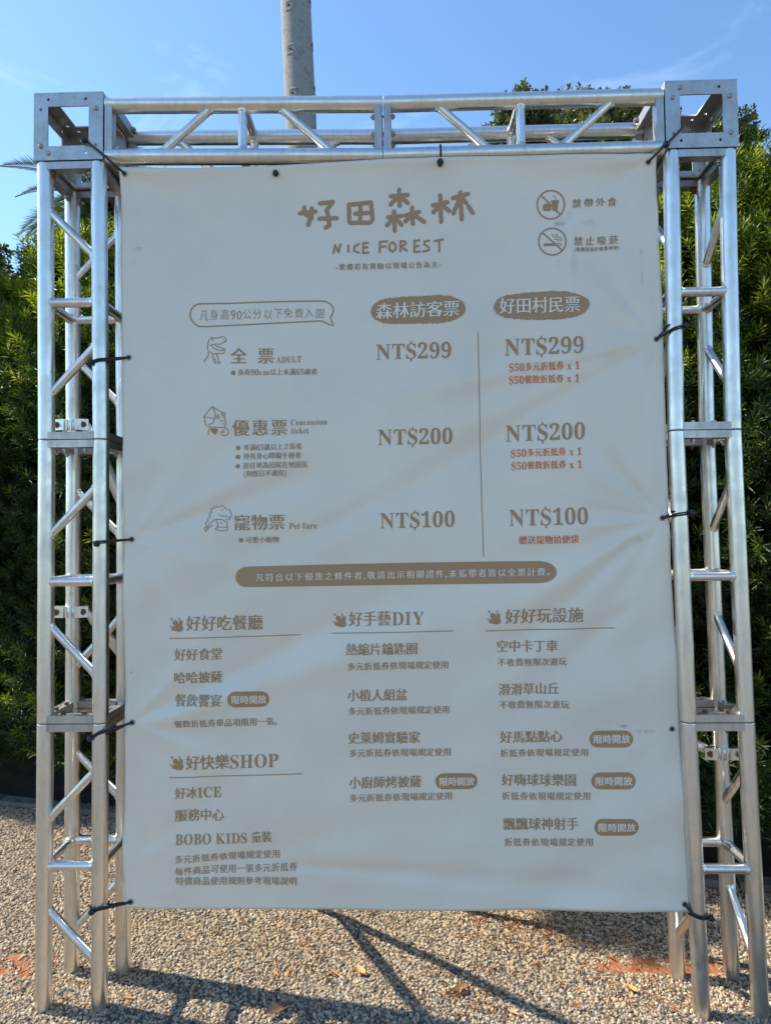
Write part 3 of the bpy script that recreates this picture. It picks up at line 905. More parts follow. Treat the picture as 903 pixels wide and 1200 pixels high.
NICE = [[(190,360),(197,326),(212,358),(221,322)],[(255,328),(256,356)],[(301,322),(283,332),(281,352),(302,360)],
 [(322,318),(321,362)],[(320,319),(342,316)],[(322,339),(340,336)],[(321,362),(344,360)],
 [(395,312),(394,358)],[(395,313),(428,310)],[(396,334),(420,332)],
 [(450,314),(436,326),(436,346),(450,356),(464,346),(465,326),(452,314)],
 [(485,310),(485,354)],[(485,310),(506,311),(509,322),(487,333),(514,352)],
 [(548,308),(546,358)],[(546,309),(568,306)],[(547,333),(566,330)],[(546,358),(572,355)],
 [(612,308),(592,311),(590,325),(610,336),(610,350),(586,356)],[(636,309),(672,303)],[(655,306),(657,356)]]
for s in NICE: ink.stroke(tr(s, 3.7625, 340, 200), 2.5, 2.0)
ink.build('printed_logo', I, 'hand lettered NICE FOREST in brown capitals')
text('-票價若有異動以現場公告為主-', 392.5, 517, 316.6, 313.2, 7.2, I, 'light')

# --- prohibition signs
def no_sign(cx, cy):
    ink = Ink(); ink.ringline((cx, cy), 16.0, 1.7); ink.stroke([(cx-11.6, cy-10.6), (cx+11.6, cy+10.8)], 1.7)
    return ink
ink = no_sign(644.9, 239.9)
T = lambda p: tr(p, 5.64, 600, 200)
def fillpoly(ink, pts):
    c = np.mean(pts, 0); n = len(pts); ink.add([tuple(c)]+list(pts), [(0, 1+k, 1+(k+1) % n) for k in range(n)])
fillpoly(ink, T([(198,240),(203,226),(216,219),(240,219),(252,226),(256,240)]))
fillpoly(ink, T([(196,243),(259,243),(259,249),(196,249)])); fillpoly(ink, T([(202,252),(256,252),(254,264),(205,264)]))
fillpoly(ink, T([(258,210),(304,208),(298,262),(268,264)])); fillpoly(ink, T([(254,198),(308,196),(308,206),(254,208)]))
ink.stroke(T([(284,198),(283,180),(268,168)]), 0.8)
ink.build('printed_sign', I, 'round no outside food sign with a crossed out burger and cup')
ink = no_sign(646.5, 283.4)
fillpoly(ink, T([(204,484),(292,482),(292,500),(206,502)])); ink.stroke(T([(300,484),(318,484),(318,500),(300,500),(300,484)]), 0.8)
ink.stroke(T([(262,420),(264,436),(285,440),(280,458),(303,458),(300,470)]), 0.9); ink.stroke(T([(280,422),(296,428),(298,444),(316,446),(318,468)]), 0.9)
ink.build('printed_sign', I, 'round no smoking sign with a crossed out cigarette')
text('禁帶外食', 670.5, 720.6, 243.6, 242.6, 10.0, I)
text('禁止吸菸', 672.3, 722.9, 288.0, 286.6, 10.0, I)
text('(吸煙區設於售票亭旁)', 672, 725, 294.6, 293.6, 4.8, I, 'light')

# --- speech bubble
B5 = lambda p: tr(p, 4.515, 200, 340)
ink = Ink()
bub = [(150,70),(300,68),(480,62),(640,58),(790,56),(822,60),(846,74),(860,94),(860,115),(852,132),(845,145),(851,165),(860,187),(835,181),(797,162),(720,166),(640,170),(400,182),(190,191),(150,190),(124,176),(106,152),(101,130),(105,106),(118,86),(136,74),(150,70)]
ink.stroke(B5(bub), 1.5)
ink.build('printed_bubble', I, 'speech bubble outline round the free admission line')
text('凡身高90公分以下免費入園', 234, 380, 375.0, 372.0, 12.0, I, 'hand')

# --- little dinosaur drawings
D1 = lambda p: tr(p, 15.05, 230, 385)
ink = Ink()
for s in [[(130,585),(180,520),(210,470),(215,410),(198,350),(200,270),(222,205),(262,155),(300,162),(350,172),(400,158),(450,140),(495,150),(520,180),(522,215),(490,235),(450,265),(405,275),(350,268),(300,280),(232,295)],
          [(505,225),(522,238)],[(270,298),(300,340),(370,375),(440,390),(480,380),(470,350),(400,320),(330,300)],[(480,350),(508,370),(505,410),(470,440),(350,440),(290,445),(235,405)],
          [(280,175),(292,212)],[(480,195),(492,200)],[(290,455),(300,540),(318,610),(345,615)],[(330,520),(345,590),(385,600)],[(355,450),(385,530),(390,570),(425,600),(410,625),(385,605)]]:
    ink.stroke(D1(s), 0.95, 2)
ink.build('printed_drawing', I, 'line drawing of a tyrannosaur head with its mouth open')
D2 = lambda p: tr(p, 8.0, 190, 470)
ink = Ink()
for s in [[(470,52),(395,145),(412,225),(450,245),(520,245),(560,250)],[(470,52),(560,105),(572,150)],[(470,52),(498,100),(500,155),(478,210),(440,222)],[(395,148),(490,165)],
          [(572,152),(570,112),(590,108),(588,160),(598,205),(590,245),(558,252)],[(510,160),(525,125),(540,160),(520,170)],[(545,185),(580,190)],[(570,215),(578,218)],
          [(433,318),(440,275),(455,250)],[(590,250),(620,270),(620,305),(590,325),(555,315),(552,290),(580,270)],[(565,300),(580,290)]]:
    ink.stroke(D2(s), 0.95, 2)
ink.disc(D2([(478,275)])[0], 2.5, 12); ink.disc(D2([(505,272)])[0], 2.4, 12); fillpoly(ink, D2([(458,282),(525,278),(500,320)]))
ink.build('printed_drawing', I, 'line drawing of a horned frilled dinosaur holding a heart')
ink = Ink()
for s in [[(405,1195),(420,1170),(410,1140),(432,1130),(425,1100),(448,1090),(440,1050),(462,1045),(455,1010),(482,1005),(495,985),(530,995),(560,978),(582,990),(595,1008),(635,1025),(650,1060),(645,1090),(620,1092)],
          [(530,1065),(560,1078),(615,1078)],[(555,1020),(568,1024)],[(640,1090),(632,1112),(600,1112)],[(425,1190),(455,1140),(500,1108),(560,1110),(615,1140),(610,1185)],[(500,1108),(525,1150),(520,1190)],[(548,1142),(560,1143)]]:
    ink.stroke(D2(s), 0.95, 2)
ink.stroke(tr([(182,262),(188,285),(205,262)], 4.515, 200, 560), 0.95, 2); ink.stroke(tr([(210,262),(222,250)], 4.515, 200, 560), 0.95, 2)
ink.stroke(tr([(240,272),(262,280),(302,278),(304,262),(250,260),(238,272)], 4.515, 200, 560), 0.95, 2)
ink.build('printed_drawing', I, 'line drawing of a spiny baby dinosaur with a small pet')

text('全', 271.3, 289.5, 426.2, 426.2, 18.0, I); text('票', 303.0, 320.6, 425.8, 425.8, 18.0, I)
text('ADULT', 323.4, 353.3, 425.2, 424.2, 7.2, I, 'light')
text('身高90cm以上未滿65歲者', 278.9, 371, 440.0, 438.6, 7.2, I, 'light')
text('優惠票', 273.5, 335.5, 510.4, 509.6, 18.2, I)
text('Concession', 340.2, 383.4, 498.5, 497.6, 6.9, I, 'light'); text('ticket', 340.9, 361.7, 508.2, 507.8, 6.9, I, 'light')
for i, (t, xb, yl, yr) in enumerate([('年滿65歲以上之長者',353.3,528,526.4),('持有身心障礙手冊者',352.4,538.4,537),('居住地為田尾在地居民',360,549.4,547.6),('(例假日不適用)',335.5,559,557.6)]):
    text(t, 285.5, xb, yl, yr, 7.3, I, 'light')
text('寵物票', 275.3, 333, 621.4, 620.6, 17.8, I)
text('Pet fare', 338.4, 371.2, 620, 619.2, 6.9, I, 'light')
text('可愛小動物', 288, 326.3, 636.6, 635.8, 7.3, I, 'light')
for c in ((273.5,437),(278.6,524.7),(278.6,535.1),(278.6,546.4),(282.8,633)):
    ink = Ink(); ink.disc(c, 2.7, 14); ink.build('printed_dot', I)

# --- brush blobs with the two visitor kinds
def blob(x0, x1, yt0, yb0, slope, seed):
    r = random.Random(seed); cols = []; n = 56
    for k in range(n+1):
        t = k/n; x = x0+(x1-x0)*t; cy = (yt0+yb0)/2+slope*(t-0.5)
        hh = (yb0-yt0)/2*(1-abs(2*t-1)**3.6)**0.5*(0.93+0.03*math.sin(t*9+seed))
        cols.append((x, cy-hh-r.uniform(-0.7, 0.7), cy+hh+r.uniform(-0.7, 0.7)))
    ink = Ink(); ink.strip(cols, 8)
    ink.build('printed_brush_patch', I)
blob(434, 545.6, 345.6, 381, -4.0, 1); blob(577.9, 690.8, 340.8, 375.6, -3.5, 2)
text('森林訪客票', 441.5, 537, 374.2, 370.4, 18.2, WH); text('好田村民票', 586, 678.5, 368.0, 364.8, 18.0, WH)
for t, xa, xb, yl, yr, h in [('NT$299',439.7,529.3,421.4,419.3,17.6),('NT$299',590.3,684.2,416.5,414.0,18.8),('NT$200',441.8,531,521.4,519.6,17.6),
                             ('NT$200',592,686.3,517,514.3,18.8),('NT$100',444.3,533.6,619.2,617,17.6),('NT$100',595.6,689.9,616.3,614.2,18.8)]:
    text(t, xa, xb, yl, yr, h, I)
for t, xa, xb, yl, yr in [('$50多元折抵券 x 1',595.6,678.9,435.2,432.5),('$50餐飲折抵券 x 1',595.8,678.9,449.8,447.3),('$50多元折抵券 x 1',598.4,681.7,535.5,533),
                          ('$50餐飲折抵券 x 1',598.8,682,550.4,548.3),('贈送寵物拾便袋',608.4,677.5,637.8,636.5)]:
    text(t, xa, xb, yl, yr, 9.4, RD)
ink = Ink(); ink.stroke([(559.8,390.2),(560.6,430),(562.3,500),(564.4,590),(566.5,652)], 0.9, 4); ink.build('printed_rule', I)
# --- long pill
cols = []
for k in range(91):
    t = 0.5-0.5*math.cos(math.pi*k/90); x = 276.2+(651.8-276.2)*t; cy = 676.2+(670.2-676.2)*t; hh = 11.9+1.0*t
    e = min(t*375.6/13.5, 1.0); e2 = min((1-t)*375.6/24.0, 1.0)
    hh *= math.sqrt(max(0, 1-(1-e)**2))*math.sqrt(max(0, 1-(1-e2)**2.4))
    cols.append((x, cy-hh-0.8*math.sin(t*3.1)*1.2, cy+hh))
ink = Ink(); ink.strip(cols, 5); ink.build('printed_badge', I, 'long brown pill behind the terms line')
text('凡符合以下優惠之條件者,敬請出示相關證件,未攜帶者皆以全票計費。', 300.5, 649.5, 681.4, 674.4, 9.0, WH, 'light')

# --- price list columns
def paw(x, y):
    """three toed footprint; x, y its lower left corner in image pixels"""
    ink = Ink(); s = 30.1
    P_ = lambda px, py: (x+(px-130)/s, y+(py-750)/s)
    ink.disc(P_(470,640), 4.4, 18, 3.9, -0.4); ink.disc(P_(320,450), 3.1, 14, 3.4, -0.3); ink.disc(P_(510,450), 2.3, 14, 3.3)
    ink.disc(P_(250,640), 2.4, 14, 2.6, 0.3); ink.disc(P_(360,650), 3.0, 14, 3.1); ink.disc(P_(400,560), 3.0, 14, 3.2)
    ink.disc(P_(190,310), 0.9, 10, 1.9, -0.6); ink.disc(P_(455,305), 0.8, 10, 1.6); ink.disc(P_(150,570), 1.0, 10, 0.9)
    ink.build('printed_footprint', I)
def rule(x0, y0, x1, y1):
    ink = Ink(); ink.stroke([(x0,y0),(x1,y1)], 1.0, 4); ink.build('printed_rule', I)
def badge(x0, x1, y0, y1, tx0, tx1, ty, h=9.8):
    cols = []; r = (y1-y0)/2; cy = (y0+y1)/2; xs = []
    for k in range(13): xs.append(x0+r*(1-math.cos(math.pi/2*k/12)))
    n = 9
    for k in range(1, n): xs.append(x0+r+(x1-x0-2*r)*k/n)
    for k in range(13): xs.append(x1-r*(1-math.sin(math.pi/2*k/12)))
    for x in xs:
        d = 0
        if x < x0+r: d = (x0+r-x)/r
        if x > x1-r: d = (x-x1+r)/r
        hh = r*math.sqrt(max(0, 1-min(1, d)**2)); cols.append((x, cy-hh, cy+hh))
    ink = Ink(); ink.strip(cols, 3); ink.build('printed_badge', I)
    text('限時開放', tx0, tx1, ty, ty-0.4, h, WH, 'sans')
paw(199.6, 740); paw(200, 902); paw(390, 735.3); paw(571, 731.6)
rule(199,748.2,351.3,744.3); rule(199,911.2,354,906.8); rule(388.5,742.4,530,739.2); rule(568.8,739.5,720.8,736.5)
badge(267.7,315.7,809.6,828.4,272.6,311.8,824.4); badge(510,559.5,907,926,515,555.4,921.8)
badge(691,742.2,857,876.8,695.7,738.2,872); badge(693,745,906,925.8,697.9,740.5,921.3); badge(696,747.9,959.6,979.6,700.8,743.7,974.8)
for t, xa, xb, yl, yr, h in [
  ('好好吃餐廳',219.5,307.2,739.2,737.6,17.2),('好好食堂',206,260,773.8,772.8,13.6),('哈哈披薩',205.3,259.7,801,800,13.6),('餐飲饗宴',205.8,260.4,827.4,826.6,13.6),
  ('好快樂SHOP',219.5,325.7,901.8,898.9,16.8),('好冰ICE',206.3,258.5,936.4,934.8,13.4),('服務中心',205.8,261.4,963.2,962,13.6),('BOBO KIDS 童裝',205.3,318.4,990,987.4,13.2),
  ('好手藝DIY',409.5,496.2,734.2,731.6,16.6),('熱縮片鑰匙圈',406,488.4,767.6,766.4,13.6),('小植人組盆',407.8,476.2,822,821,13.6),('史萊姆實驗家',408.5,491.3,872.2,871.2,13.6),('小廚師烤披薩',409.7,493,924.3,923.3,13.6),
  ('好好玩設施',592.9,682.8,731.2,729.4,17.2),('空中卡丁車',582.7,653,764.8,764,13.8),('滑滑草山丘',584.9,654.5,815.2,814.2,13.6),
  ('好馬點點心',586.6,658.2,870.9,870.1,13.6),('好嗨球球樂園',589,674.8,922.5,921.7,13.8),('飄飄球神射手',590.5,677.2,973.7,972.9,13.8)]:
    text(t, xa, xb, yl, yr, h, I)
USE = '多元折抵券依現場規定使用'; USE2 = '折抵券依現場規定使用'; PLAY = '不收費無限次遊玩'
for t, xa, xb, yl, yr in [
  ('餐飲折抵券單品項限用一張。',205.8,330,852.6,849.4),(USE,205.8,327.6,1011.4,1005.6),('每件商品可使用一張多元折抵券',206.3,347.6,1025.4,1020.2),('特價商品使用規則參考現場說明',207,347.4,1036.2,1036.8),
  (USE,407.3,525.4,785.4,783.6),(USE,408.3,526.4,838.2,836.4),(USE,409,528.4,887.8,886),(USE,409.7,529.8,940.2,938.4),
  (PLAY,583.9,664.3,781.3,780.5),(PLAY,585.6,666.2,831,830.4),(USE2,586.6,689.4,887.7,886.9),(USE2,589,691.8,938.9,938.1),(USE2,591.4,694.7,992.2,991.4)]:
    text(t, xa, xb, yl, yr, 9.0, I, 'light')

# --- eyelets
def eyelet(px, py):
    x, z = img_xz(px, py); y = float(cloth_y(x, z)); c = Vector((float(x), y, float(z)))
    vs = []; fs = []; n = 18; m_ = 8
    for i in range(n):
        a = 2*math.pi*i/n
        for j in range(m_):
            b = 2*math.pi*j/m_; rr = 0.0078+0.0026*math.cos(b)
            vs.append(c+Vector((rr*math.cos(a), 0.0018*math.sin(b)-0.0012, rr*math.sin(a))))
    for i in range(n):
        for j in range(m_):
            fs.append((i*m_+j, i*m_+(j+1) % m_, ((i+1) % n)*m_+(j+1) % m_, ((i+1) % n)*m_+j))
    m = MB(); m.add(vs, fs, True); o = m.build('eyelet', M_GROMMET, banner)
    h = MB(); h.add([c+Vector((0.0056*math.cos(2*math.pi*k/12), -0.0016, 0.0056*math.sin(2*math.pi*k/12))) for k in range(12)], [tuple(range(12))])
    h.build('eyelet_hole', M_DARK, o)
    return c
EC = [eyelet(*e) for e in EYES]

# ------------------------------------------------------------------ bungee cords
def chord_at(side, z, cx):
    p = tower_pt(side, cx, 0, z); p.z = z; return p
def bungee(eye, side, cx, ball, label, dirx, rb=0.0115):
    """elastic loop: from the eyelet round the chord with a ball that rests on the chord"""
    ball = Vector(ball)
    t = empty('bungee_cord', ball, label, 'cord', 'black ball bungee cords tying the banner')
    ch = chord_at(side, ball.z, cx)
    e = eye+Vector((0, -0.004, 0))
    a0 = math.atan2(ball.y-ch.y, ball.x-ch.x); de = math.hypot(e.x-ch.x, e.y-ch.y)
    a1 = math.atan2(e.y-ch.y, e.x-ch.x)
    tan = math.acos(min(1, (R+0.0035)/de)); a1 = a1-tan if dirx > 0 else a1+tan
    a0 %= 2*math.pi; a1 %= 2*math.pi
    for dz in (0.0036, -0.0036):
        arc = []
        for k in range(9):
            a = a0+(a1-a0)*k/8
            arc.append(Vector((ch.x+(R+0.0035)*math.cos(a), ch.y+(R+0.0035)*math.sin(a), ball.z+(e.z-ball.z)*0.35*k/8+dz)))
        m = MB(); m.tube([ball]+arc+[arc[-1].lerp(e, 0.55)+Vector((0, 0, dz*0.2)), e+Vector((0, 0, dz*0.2)), e+Vector((0, 0.008, 0))], 0.003, 8)
        m.build('elastic', M_BLACK, t)
    # the part behind the chord
    m = MB(); pts = []
    a0 = math.atan2(ball.y-ch.y, ball.x-ch.x)
    for k in range(15):
        a = a0 - dirx*(math.radians(250)*k/14)
        pts.append((ch.x+(R+0.003)*math.cos(a), ch.y+(R+0.003)*math.sin(a), ball.z+0.006-0.012*k/14*0))
    pts.append((eye.x, eye.y+0.004, eye.z)); m.tube(pts, 0.0027, 7); m.build('elastic', M_BLACK, t)
    m = MB(); m.ball(ball, rb, 14); m.build('ball', M_BLACK, t)
def front_of(side, cx, x, z, rr=0.009):
    """a point on the front of the chord at the given x"""
    c = chord_at(side, z, cx); dx = x-c.x; q = R+rr
    return Vector((x, c.y-math.sqrt(max(0.0, q*q-dx*dx)), z))
for e, side, cx, px, py, lab in [
   (11,'L',1,110,427,'black bungee cord on the left tower level with the adult ticket row'),
   (10,'L',1,119,637,'black bungee cord on the left tower level with the pet fare row'),
   (9,'L',1,110,862,'black bungee cord on the left tower just under its lower joint'),
   (8,'L',1,113,1062,'lowest black bungee cord on the left tower at the banner bottom corner'),
   (4,'R',0,803,384,'black bungee cord on the right tower tied beside the topmost red lines of print'),
   (5,'R',0,809,601,'black bungee cord on the right tower tied beside the lowest row of prices'),
   (7,'R',0,832,1072,'lowest black bungee cord on the right tower at the banner bottom corner')]:
    x, z = img_xz(px, py); b = front_of(side, cx, float(x), float(z))
    if side == 'R' and e in (4, 5): b = chord_at('R', float(z), 0)+Vector((R+0.006, -0.020, 0))
    if e == 7: b = chord_at('R', float(z), 0)+Vector((R+0.010, -0.020, 0))
    bungee(EC[e], side, cx, b, lab, 1 if side == 'L' else -1)
# straight ties over flat faces
def tie(pts, label, ball=None, r=0.004):
    t = empty('bungee_cord', pts[0], label, 'cord', 'black ball bungee cords tying the banner')
    m = MB(); m.tube(pts, r, 8); m.build('elastic', M_BLACK, t)
    if ball is not None:
        m = MB(); m.ball(ball, 0.012, 14); m.build('ball', M_BLACK, t)
def A3(px, py, y):
    x, z = img_xz(px, py); return Vector((float(x), y, float(z)))
tie([A3(104,168,0.02), A3(105,171,-0.010), A3(125,187,-0.013), A3(140,200,-0.006), EC[0]+Vector((0,-0.005,0)), EC[0]+Vector((0,0.006,0))],
    'black bungee cord hooked over the left corner block to the top left eyelet', A3(105,171.5,-0.012), 0.0042)
tie([A3(797,150,0.012), A3(794,157,-0.008), A3(776,176,-0.015), A3(765,186,-0.010), EC[3]+Vector((0,-0.005,0)), EC[3]+Vector((0,0.006,0))],
    'black bungee cord hooked over the right corner block to the top right eyelet', A3(775,177,-0.012), 0.0042)
bz = 2.9875+2*R
tp = float(img_xz(515,185)[0])
pts = [EC[2]+Vector((0.0,-0.004,0))]
for k in range(13):
    a = math.radians(-110-290*k/12)
    pts.append(Vector((tp+0.002, R+(R+0.0035)*math.cos(a), 2.9872+R+(R+0.0035)*math.sin(-a)*-1)))
pts.append(EC[2]+Vector((0.001,0.006,0)))
tie(pts, 'short black bungee loop over the lower beam tube at the top edge of the banner', EC[2]+Vector((0,-0.012,0.003)), 0.0038)
k_ = MB(); k_.ball(EC[1]+Vector((0,-0.006,0)), 0.0115, 14)
o = k_.build('cord_ball', M_BLACK); o.location = (0,0,0)
tag(o, 'black cord ball plugging the top eyelet left of the park name', 'cord ball')

# ------------------------------------------------------------------ vegetation
def shoots_mesh(name, C, D, tone, leaves, ll, lw, spread, mt, curl=0.25):
    """C (n,3) shoot bases, D (n,3) shoot axes; each carries a whorl of narrow leaves"""
    n = len(C); D = D/np.linalg.norm(D, axis=1, keepdims=True)
    ref = np.where(np.abs(D[:, 2:3]) < 0.9, np.array([[0, 0, 1.]]), np.array([[1., 0, 0]]))
    U = np.cross(D, ref); U /= np.linalg.norm(U, axis=1, keepdims=True); Wv = np.cross(D, U)
    Vs = []; 
    for k in range(leaves):
        az = 2.4*k+rng.uniform(-0.3, 0.3, n); t = k/leaves
        sp = spread*(1.15-0.75*t)+rng.uniform(-0.15, 0.15, n)
        rad = U*np.cos(az)[:, None]+Wv*np.sin(az)[:, None]
        dr = D*np.cos(sp)[:, None]+rad*np.sin(sp)[:, None]
        side = np.cross(dr, D); side /= np.linalg.norm(side, axis=1, keepdims=True)+1e-9
        up = np.cross(side, dr)
        L = (ll*rng.uniform(0.65, 1.1, n))[:, None]; w = lw*rng.uniform(0.8, 1.15, n)[:, None]
        b = C+D*(ll*0.9*t)
        tip = b+dr*L-D*(curl*L*0.5)
        mid = b+dr*L*0.5
        Vs.append(np.stack([b, mid+side*w/2+up*w*0.15, tip, mid-side*w/2+up*w*0.15], 1))
    V = np.concatenate(Vs, 0).reshape(-1, 3)
    N = n*leaves; a = np.arange(N)*4
    F = np.stack([np.stack([a, a+1, a+2], 1), np.stack([a, a+2, a+3], 1)], 1).reshape(-1, 3)
    me = np_mesh(name, V, F, 3)
    at = me.attributes.new('tone', 'FLOAT', 'POINT')
    T = np.tile(np.repeat(tone, 4), leaves).astype(np.float32)
    at.data.foreach_set('value', T)
    me.materials.append(mt)
    return me

HU = np.array([0.9726, -0.2325]); HN = np.array([0.2325, 0.9726])
hedge = empty('hedge', (-0.3, hedge_front(-0.3)+0.4, 0), 'tall dark green clipped podocarpus hedge with narrow leaves behind the truss gate', 'hedge')
def hedge_crown(seed, ht):
    r = np.random.default_rng(seed); n = 3200
    # a leafy column 1 m wide: most shoots near the front, top and sides
    zz = 0.24+(ht-0.24)*r.random(n)**0.92
    s = r.uniform(-0.52, 0.52, n)
    d = r.random(n)**1.6*0.85
    front = 0.10*np.sin(zz*3.1+seed)+0.07*np.sin(zz*7.3+s*6+seed*2)+0.06*np.cos(s*5+seed)
    taper = 0.18*np.clip((zz-(ht-0.7))/0.7, 0, 1)**1.6
    y = front+taper+d*(1-taper)
    top = r.random(n) < 0.2
    zz = np.where(top, ht-0.25*r.random(n)**1.5+0.10*np.sin(s*9+seed)-0.25*np.abs(y-0.45), zz); y = np.where(top, 0.28+r.random(n)*0.5, y)
    zz = np.minimum(zz, ht+0.14)
    C = np.stack([s*HU[0]+y*HN[0], s*HU[1]+y*HN[1], zz], 1)
    outw = np.clip(0.6-d, -0.2, 1)
    dirs = np.stack([s*0.8+r.normal(0, .45, n)-HN[0]*outw, r.normal(0, .35, n)-HN[1]*outw*1.1, 0.55+0.9*np.clip((zz-2.2)/1.4, 0, 1)+r.normal(0, .35, n)], 1)
    clump = 0.5+0.5*np.sin(s*11+zz*5+seed)*np.sin(zz*9-s*4+seed*3)
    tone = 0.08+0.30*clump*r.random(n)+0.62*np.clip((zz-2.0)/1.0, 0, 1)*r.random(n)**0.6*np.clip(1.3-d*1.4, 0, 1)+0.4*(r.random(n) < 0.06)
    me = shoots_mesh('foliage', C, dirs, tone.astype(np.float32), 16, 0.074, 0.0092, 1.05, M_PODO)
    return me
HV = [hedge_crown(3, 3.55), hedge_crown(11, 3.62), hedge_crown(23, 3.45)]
def core_mesh():  # added solid dark mass: shade between the leaves, closes gaps to the sky
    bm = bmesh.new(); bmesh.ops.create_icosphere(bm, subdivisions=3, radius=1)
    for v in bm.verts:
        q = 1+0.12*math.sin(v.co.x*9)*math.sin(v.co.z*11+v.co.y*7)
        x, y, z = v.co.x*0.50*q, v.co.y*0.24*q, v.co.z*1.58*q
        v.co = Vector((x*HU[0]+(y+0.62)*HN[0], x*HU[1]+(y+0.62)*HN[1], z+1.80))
    me = bpy.data.meshes.new('shade_core'); bm.to_mesh(me); bm.free(); me.materials.append(M_CORE); return me
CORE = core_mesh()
def trunk_mesh():
    m = MB(); r = random.Random(4)
    b = Vector((0.6*HN[0], 0.6*HN[1], 0.1))
    m.tube([b, b+Vector((0.02,0,0.5)), b+Vector((-0.02,0.02,1.4)), b+Vector((0,0,2.9))], [0.05,0.045,0.035,0.012], 10)
    for k in range(9):
        a = r.uniform(0, 6.28); z = 0.35+k*0.27; p = b+Vector((0,0,z))
        m.tube([p, p+Vector((0.22*math.cos(a), 0.18*math.sin(a), 0.16)), p+Vector((0.40*math.cos(a), 0.30*math.sin(a), 0.42))], [0.018,0.012,0.005], 6)
    me = m.mesh('trunk'); me.materials.append(M_BARK); return me
TR = trunk_mesh()
k = 0; s = -5.6
while s < 3.7:
    x = -0.3+s*HU[0]; y = hedge_front(-0.3)+s*HU[1]
    base = Vector((x, y, 0))-hedge.location+Vector((0.03*math.sin(k*2.3), 0.06*math.sin(k*1.7)+0.04, 0))
    hz = 1.0+0.015*math.sin(k*2.9)
    if -1.1 < x < 1.25: hz = 0.86
    if x >= 1.25:
        hz = 0.965+0.01*math.sin(k); base += Vector((-0.02, -0.10, 0))
    if x < -1.1: hz = 1.00+0.03*math.sin(k*1.3)
    if x < -3.3: hz = 0.80
    for nm, me in (('foliage', HV[k % 3]), ('shade_core', CORE), ('trunk', TR)):
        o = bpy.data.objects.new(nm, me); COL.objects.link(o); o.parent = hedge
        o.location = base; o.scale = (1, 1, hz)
    k += 1; s += 0.62

def crown_tree(name, loc, height, rad, label, seed, nleaf=2600, group='broadleaf trees behind the hedge'):
    r = np.random.default_rng(seed)
    t = empty(name, loc, label, 'tree', group)
    m = MB(); b = Vector(loc); rr = random.Random(seed)
    top = b+Vector((0, 0, height-rad*0.5))
    m.tube([b+Vector((0,0,-0.1)), b+Vector((0.05,0,1.2)), b+Vector((-0.08,0.05,height*0.55)), top], [0.16,0.13,0.09,0.02], 12)
    lobes = []
    for q in range(13):
        a = q*2.4+seed; z = height-rad*(0.15+1.5*((q*0.37) % 1)); w = rad*(0.35+0.55*rr.random())*(1-0.55*max(0, (z-(height-rad))/rad))
        c = b+Vector((w*math.cos(a), w*math.sin(a), z)); lobes.append((c, rad*rr.uniform(0.28, 0.48)))
        st = b+Vector((-0.05, 0.03, min(z, height-rad)*0.8))
        m.tube([st, st.lerp(c, 0.5)+Vector((0,0,0.15)), c], [0.05,0.03,0.01], 7)
    lobes.append((b+Vector((0,0,height-rad*0.35)), rad*0.35))
    if group is None:                                       # one long branch reaches out over the gravel
        for c, lr in ((Vector((-3.80, 1.66, 5.0)), 0.25), (Vector((-3.98, 1.72, 5.05)), 0.15)):
            lobes.append((c, lr)); m.tube([b+Vector((0,0,3.2)), b.lerp(c, 0.5)+Vector((0,0,2.2)), c], [0.04,0.03,0.01], 7)
    m.build('trunk', M_BARK, t)
    C = []; D = []
    for c, lr in lobes:
        n = int(nleaf*(lr/rad/0.4)**2/8); v = r.normal(0, 1, (n, 3)); v /= np.linalg.norm(v, axis=1, keepdims=True)
        q = lr*r.random(n)**0.35*(1+0.18*np.sin(v[:, 0]*7+seed)*np.sin(v[:, 2]*6))
        C.append(np.array(c)+v*q[:, None]*np.array([1, 1, 0.85])); D.append(v+r.normal(0, .5, (n, 3))+np.array([0, 0, 0.35]))
    C = np.concatenate(C); D = np.concatenate(D)
    tone = 0.15+0.5*r.random(len(C))*(0.5+0.5*np.sin(C[:, 0]*4)*np.sin(C[:, 2]*5))
    me = shoots_mesh('crown', C, D, tone.astype(np.float32), 9, 0.075, 0.036, 1.15, M_BROAD)
    link('crown', me, t)
crown_tree('broadleaf_tree', (1.42, 5.6, 0), 6.55, 0.85, 'small olive green broadleaf tree seen above the beam just right of its middle', 5)
crown_tree('broadleaf_tree', (2.75, 5.9, 0), 6.95, 1.15, 'wide olive green broadleaf tree seen above the beam left of the right corner block', 8, 3200)
crown_tree('broadleaf_tree', (3.95, 6.2, 0), 6.75, 0.95, 'olive green broadleaf tree rising behind the right corner block', 12, 2800)
crown_tree('broadleaf_tree', (-4.6, 4.6, 0), 4.85, 0.9, 'low leafy green tree behind the hedge below the palm fronds', 21, 2600)
crown_tree('broadleaf_tree', (-3.35, 4.1, 0), 4.55, 0.7, 'small green tree behind the hedge seen between the left tower tubes', 31, 2200)

crown_tree('broadleaf_tree', (-4.5, 2.95, 0), 5.5, 0.85, 'leafy tree just left of the picture whose branch shades the gravel', 41, 2600, None)

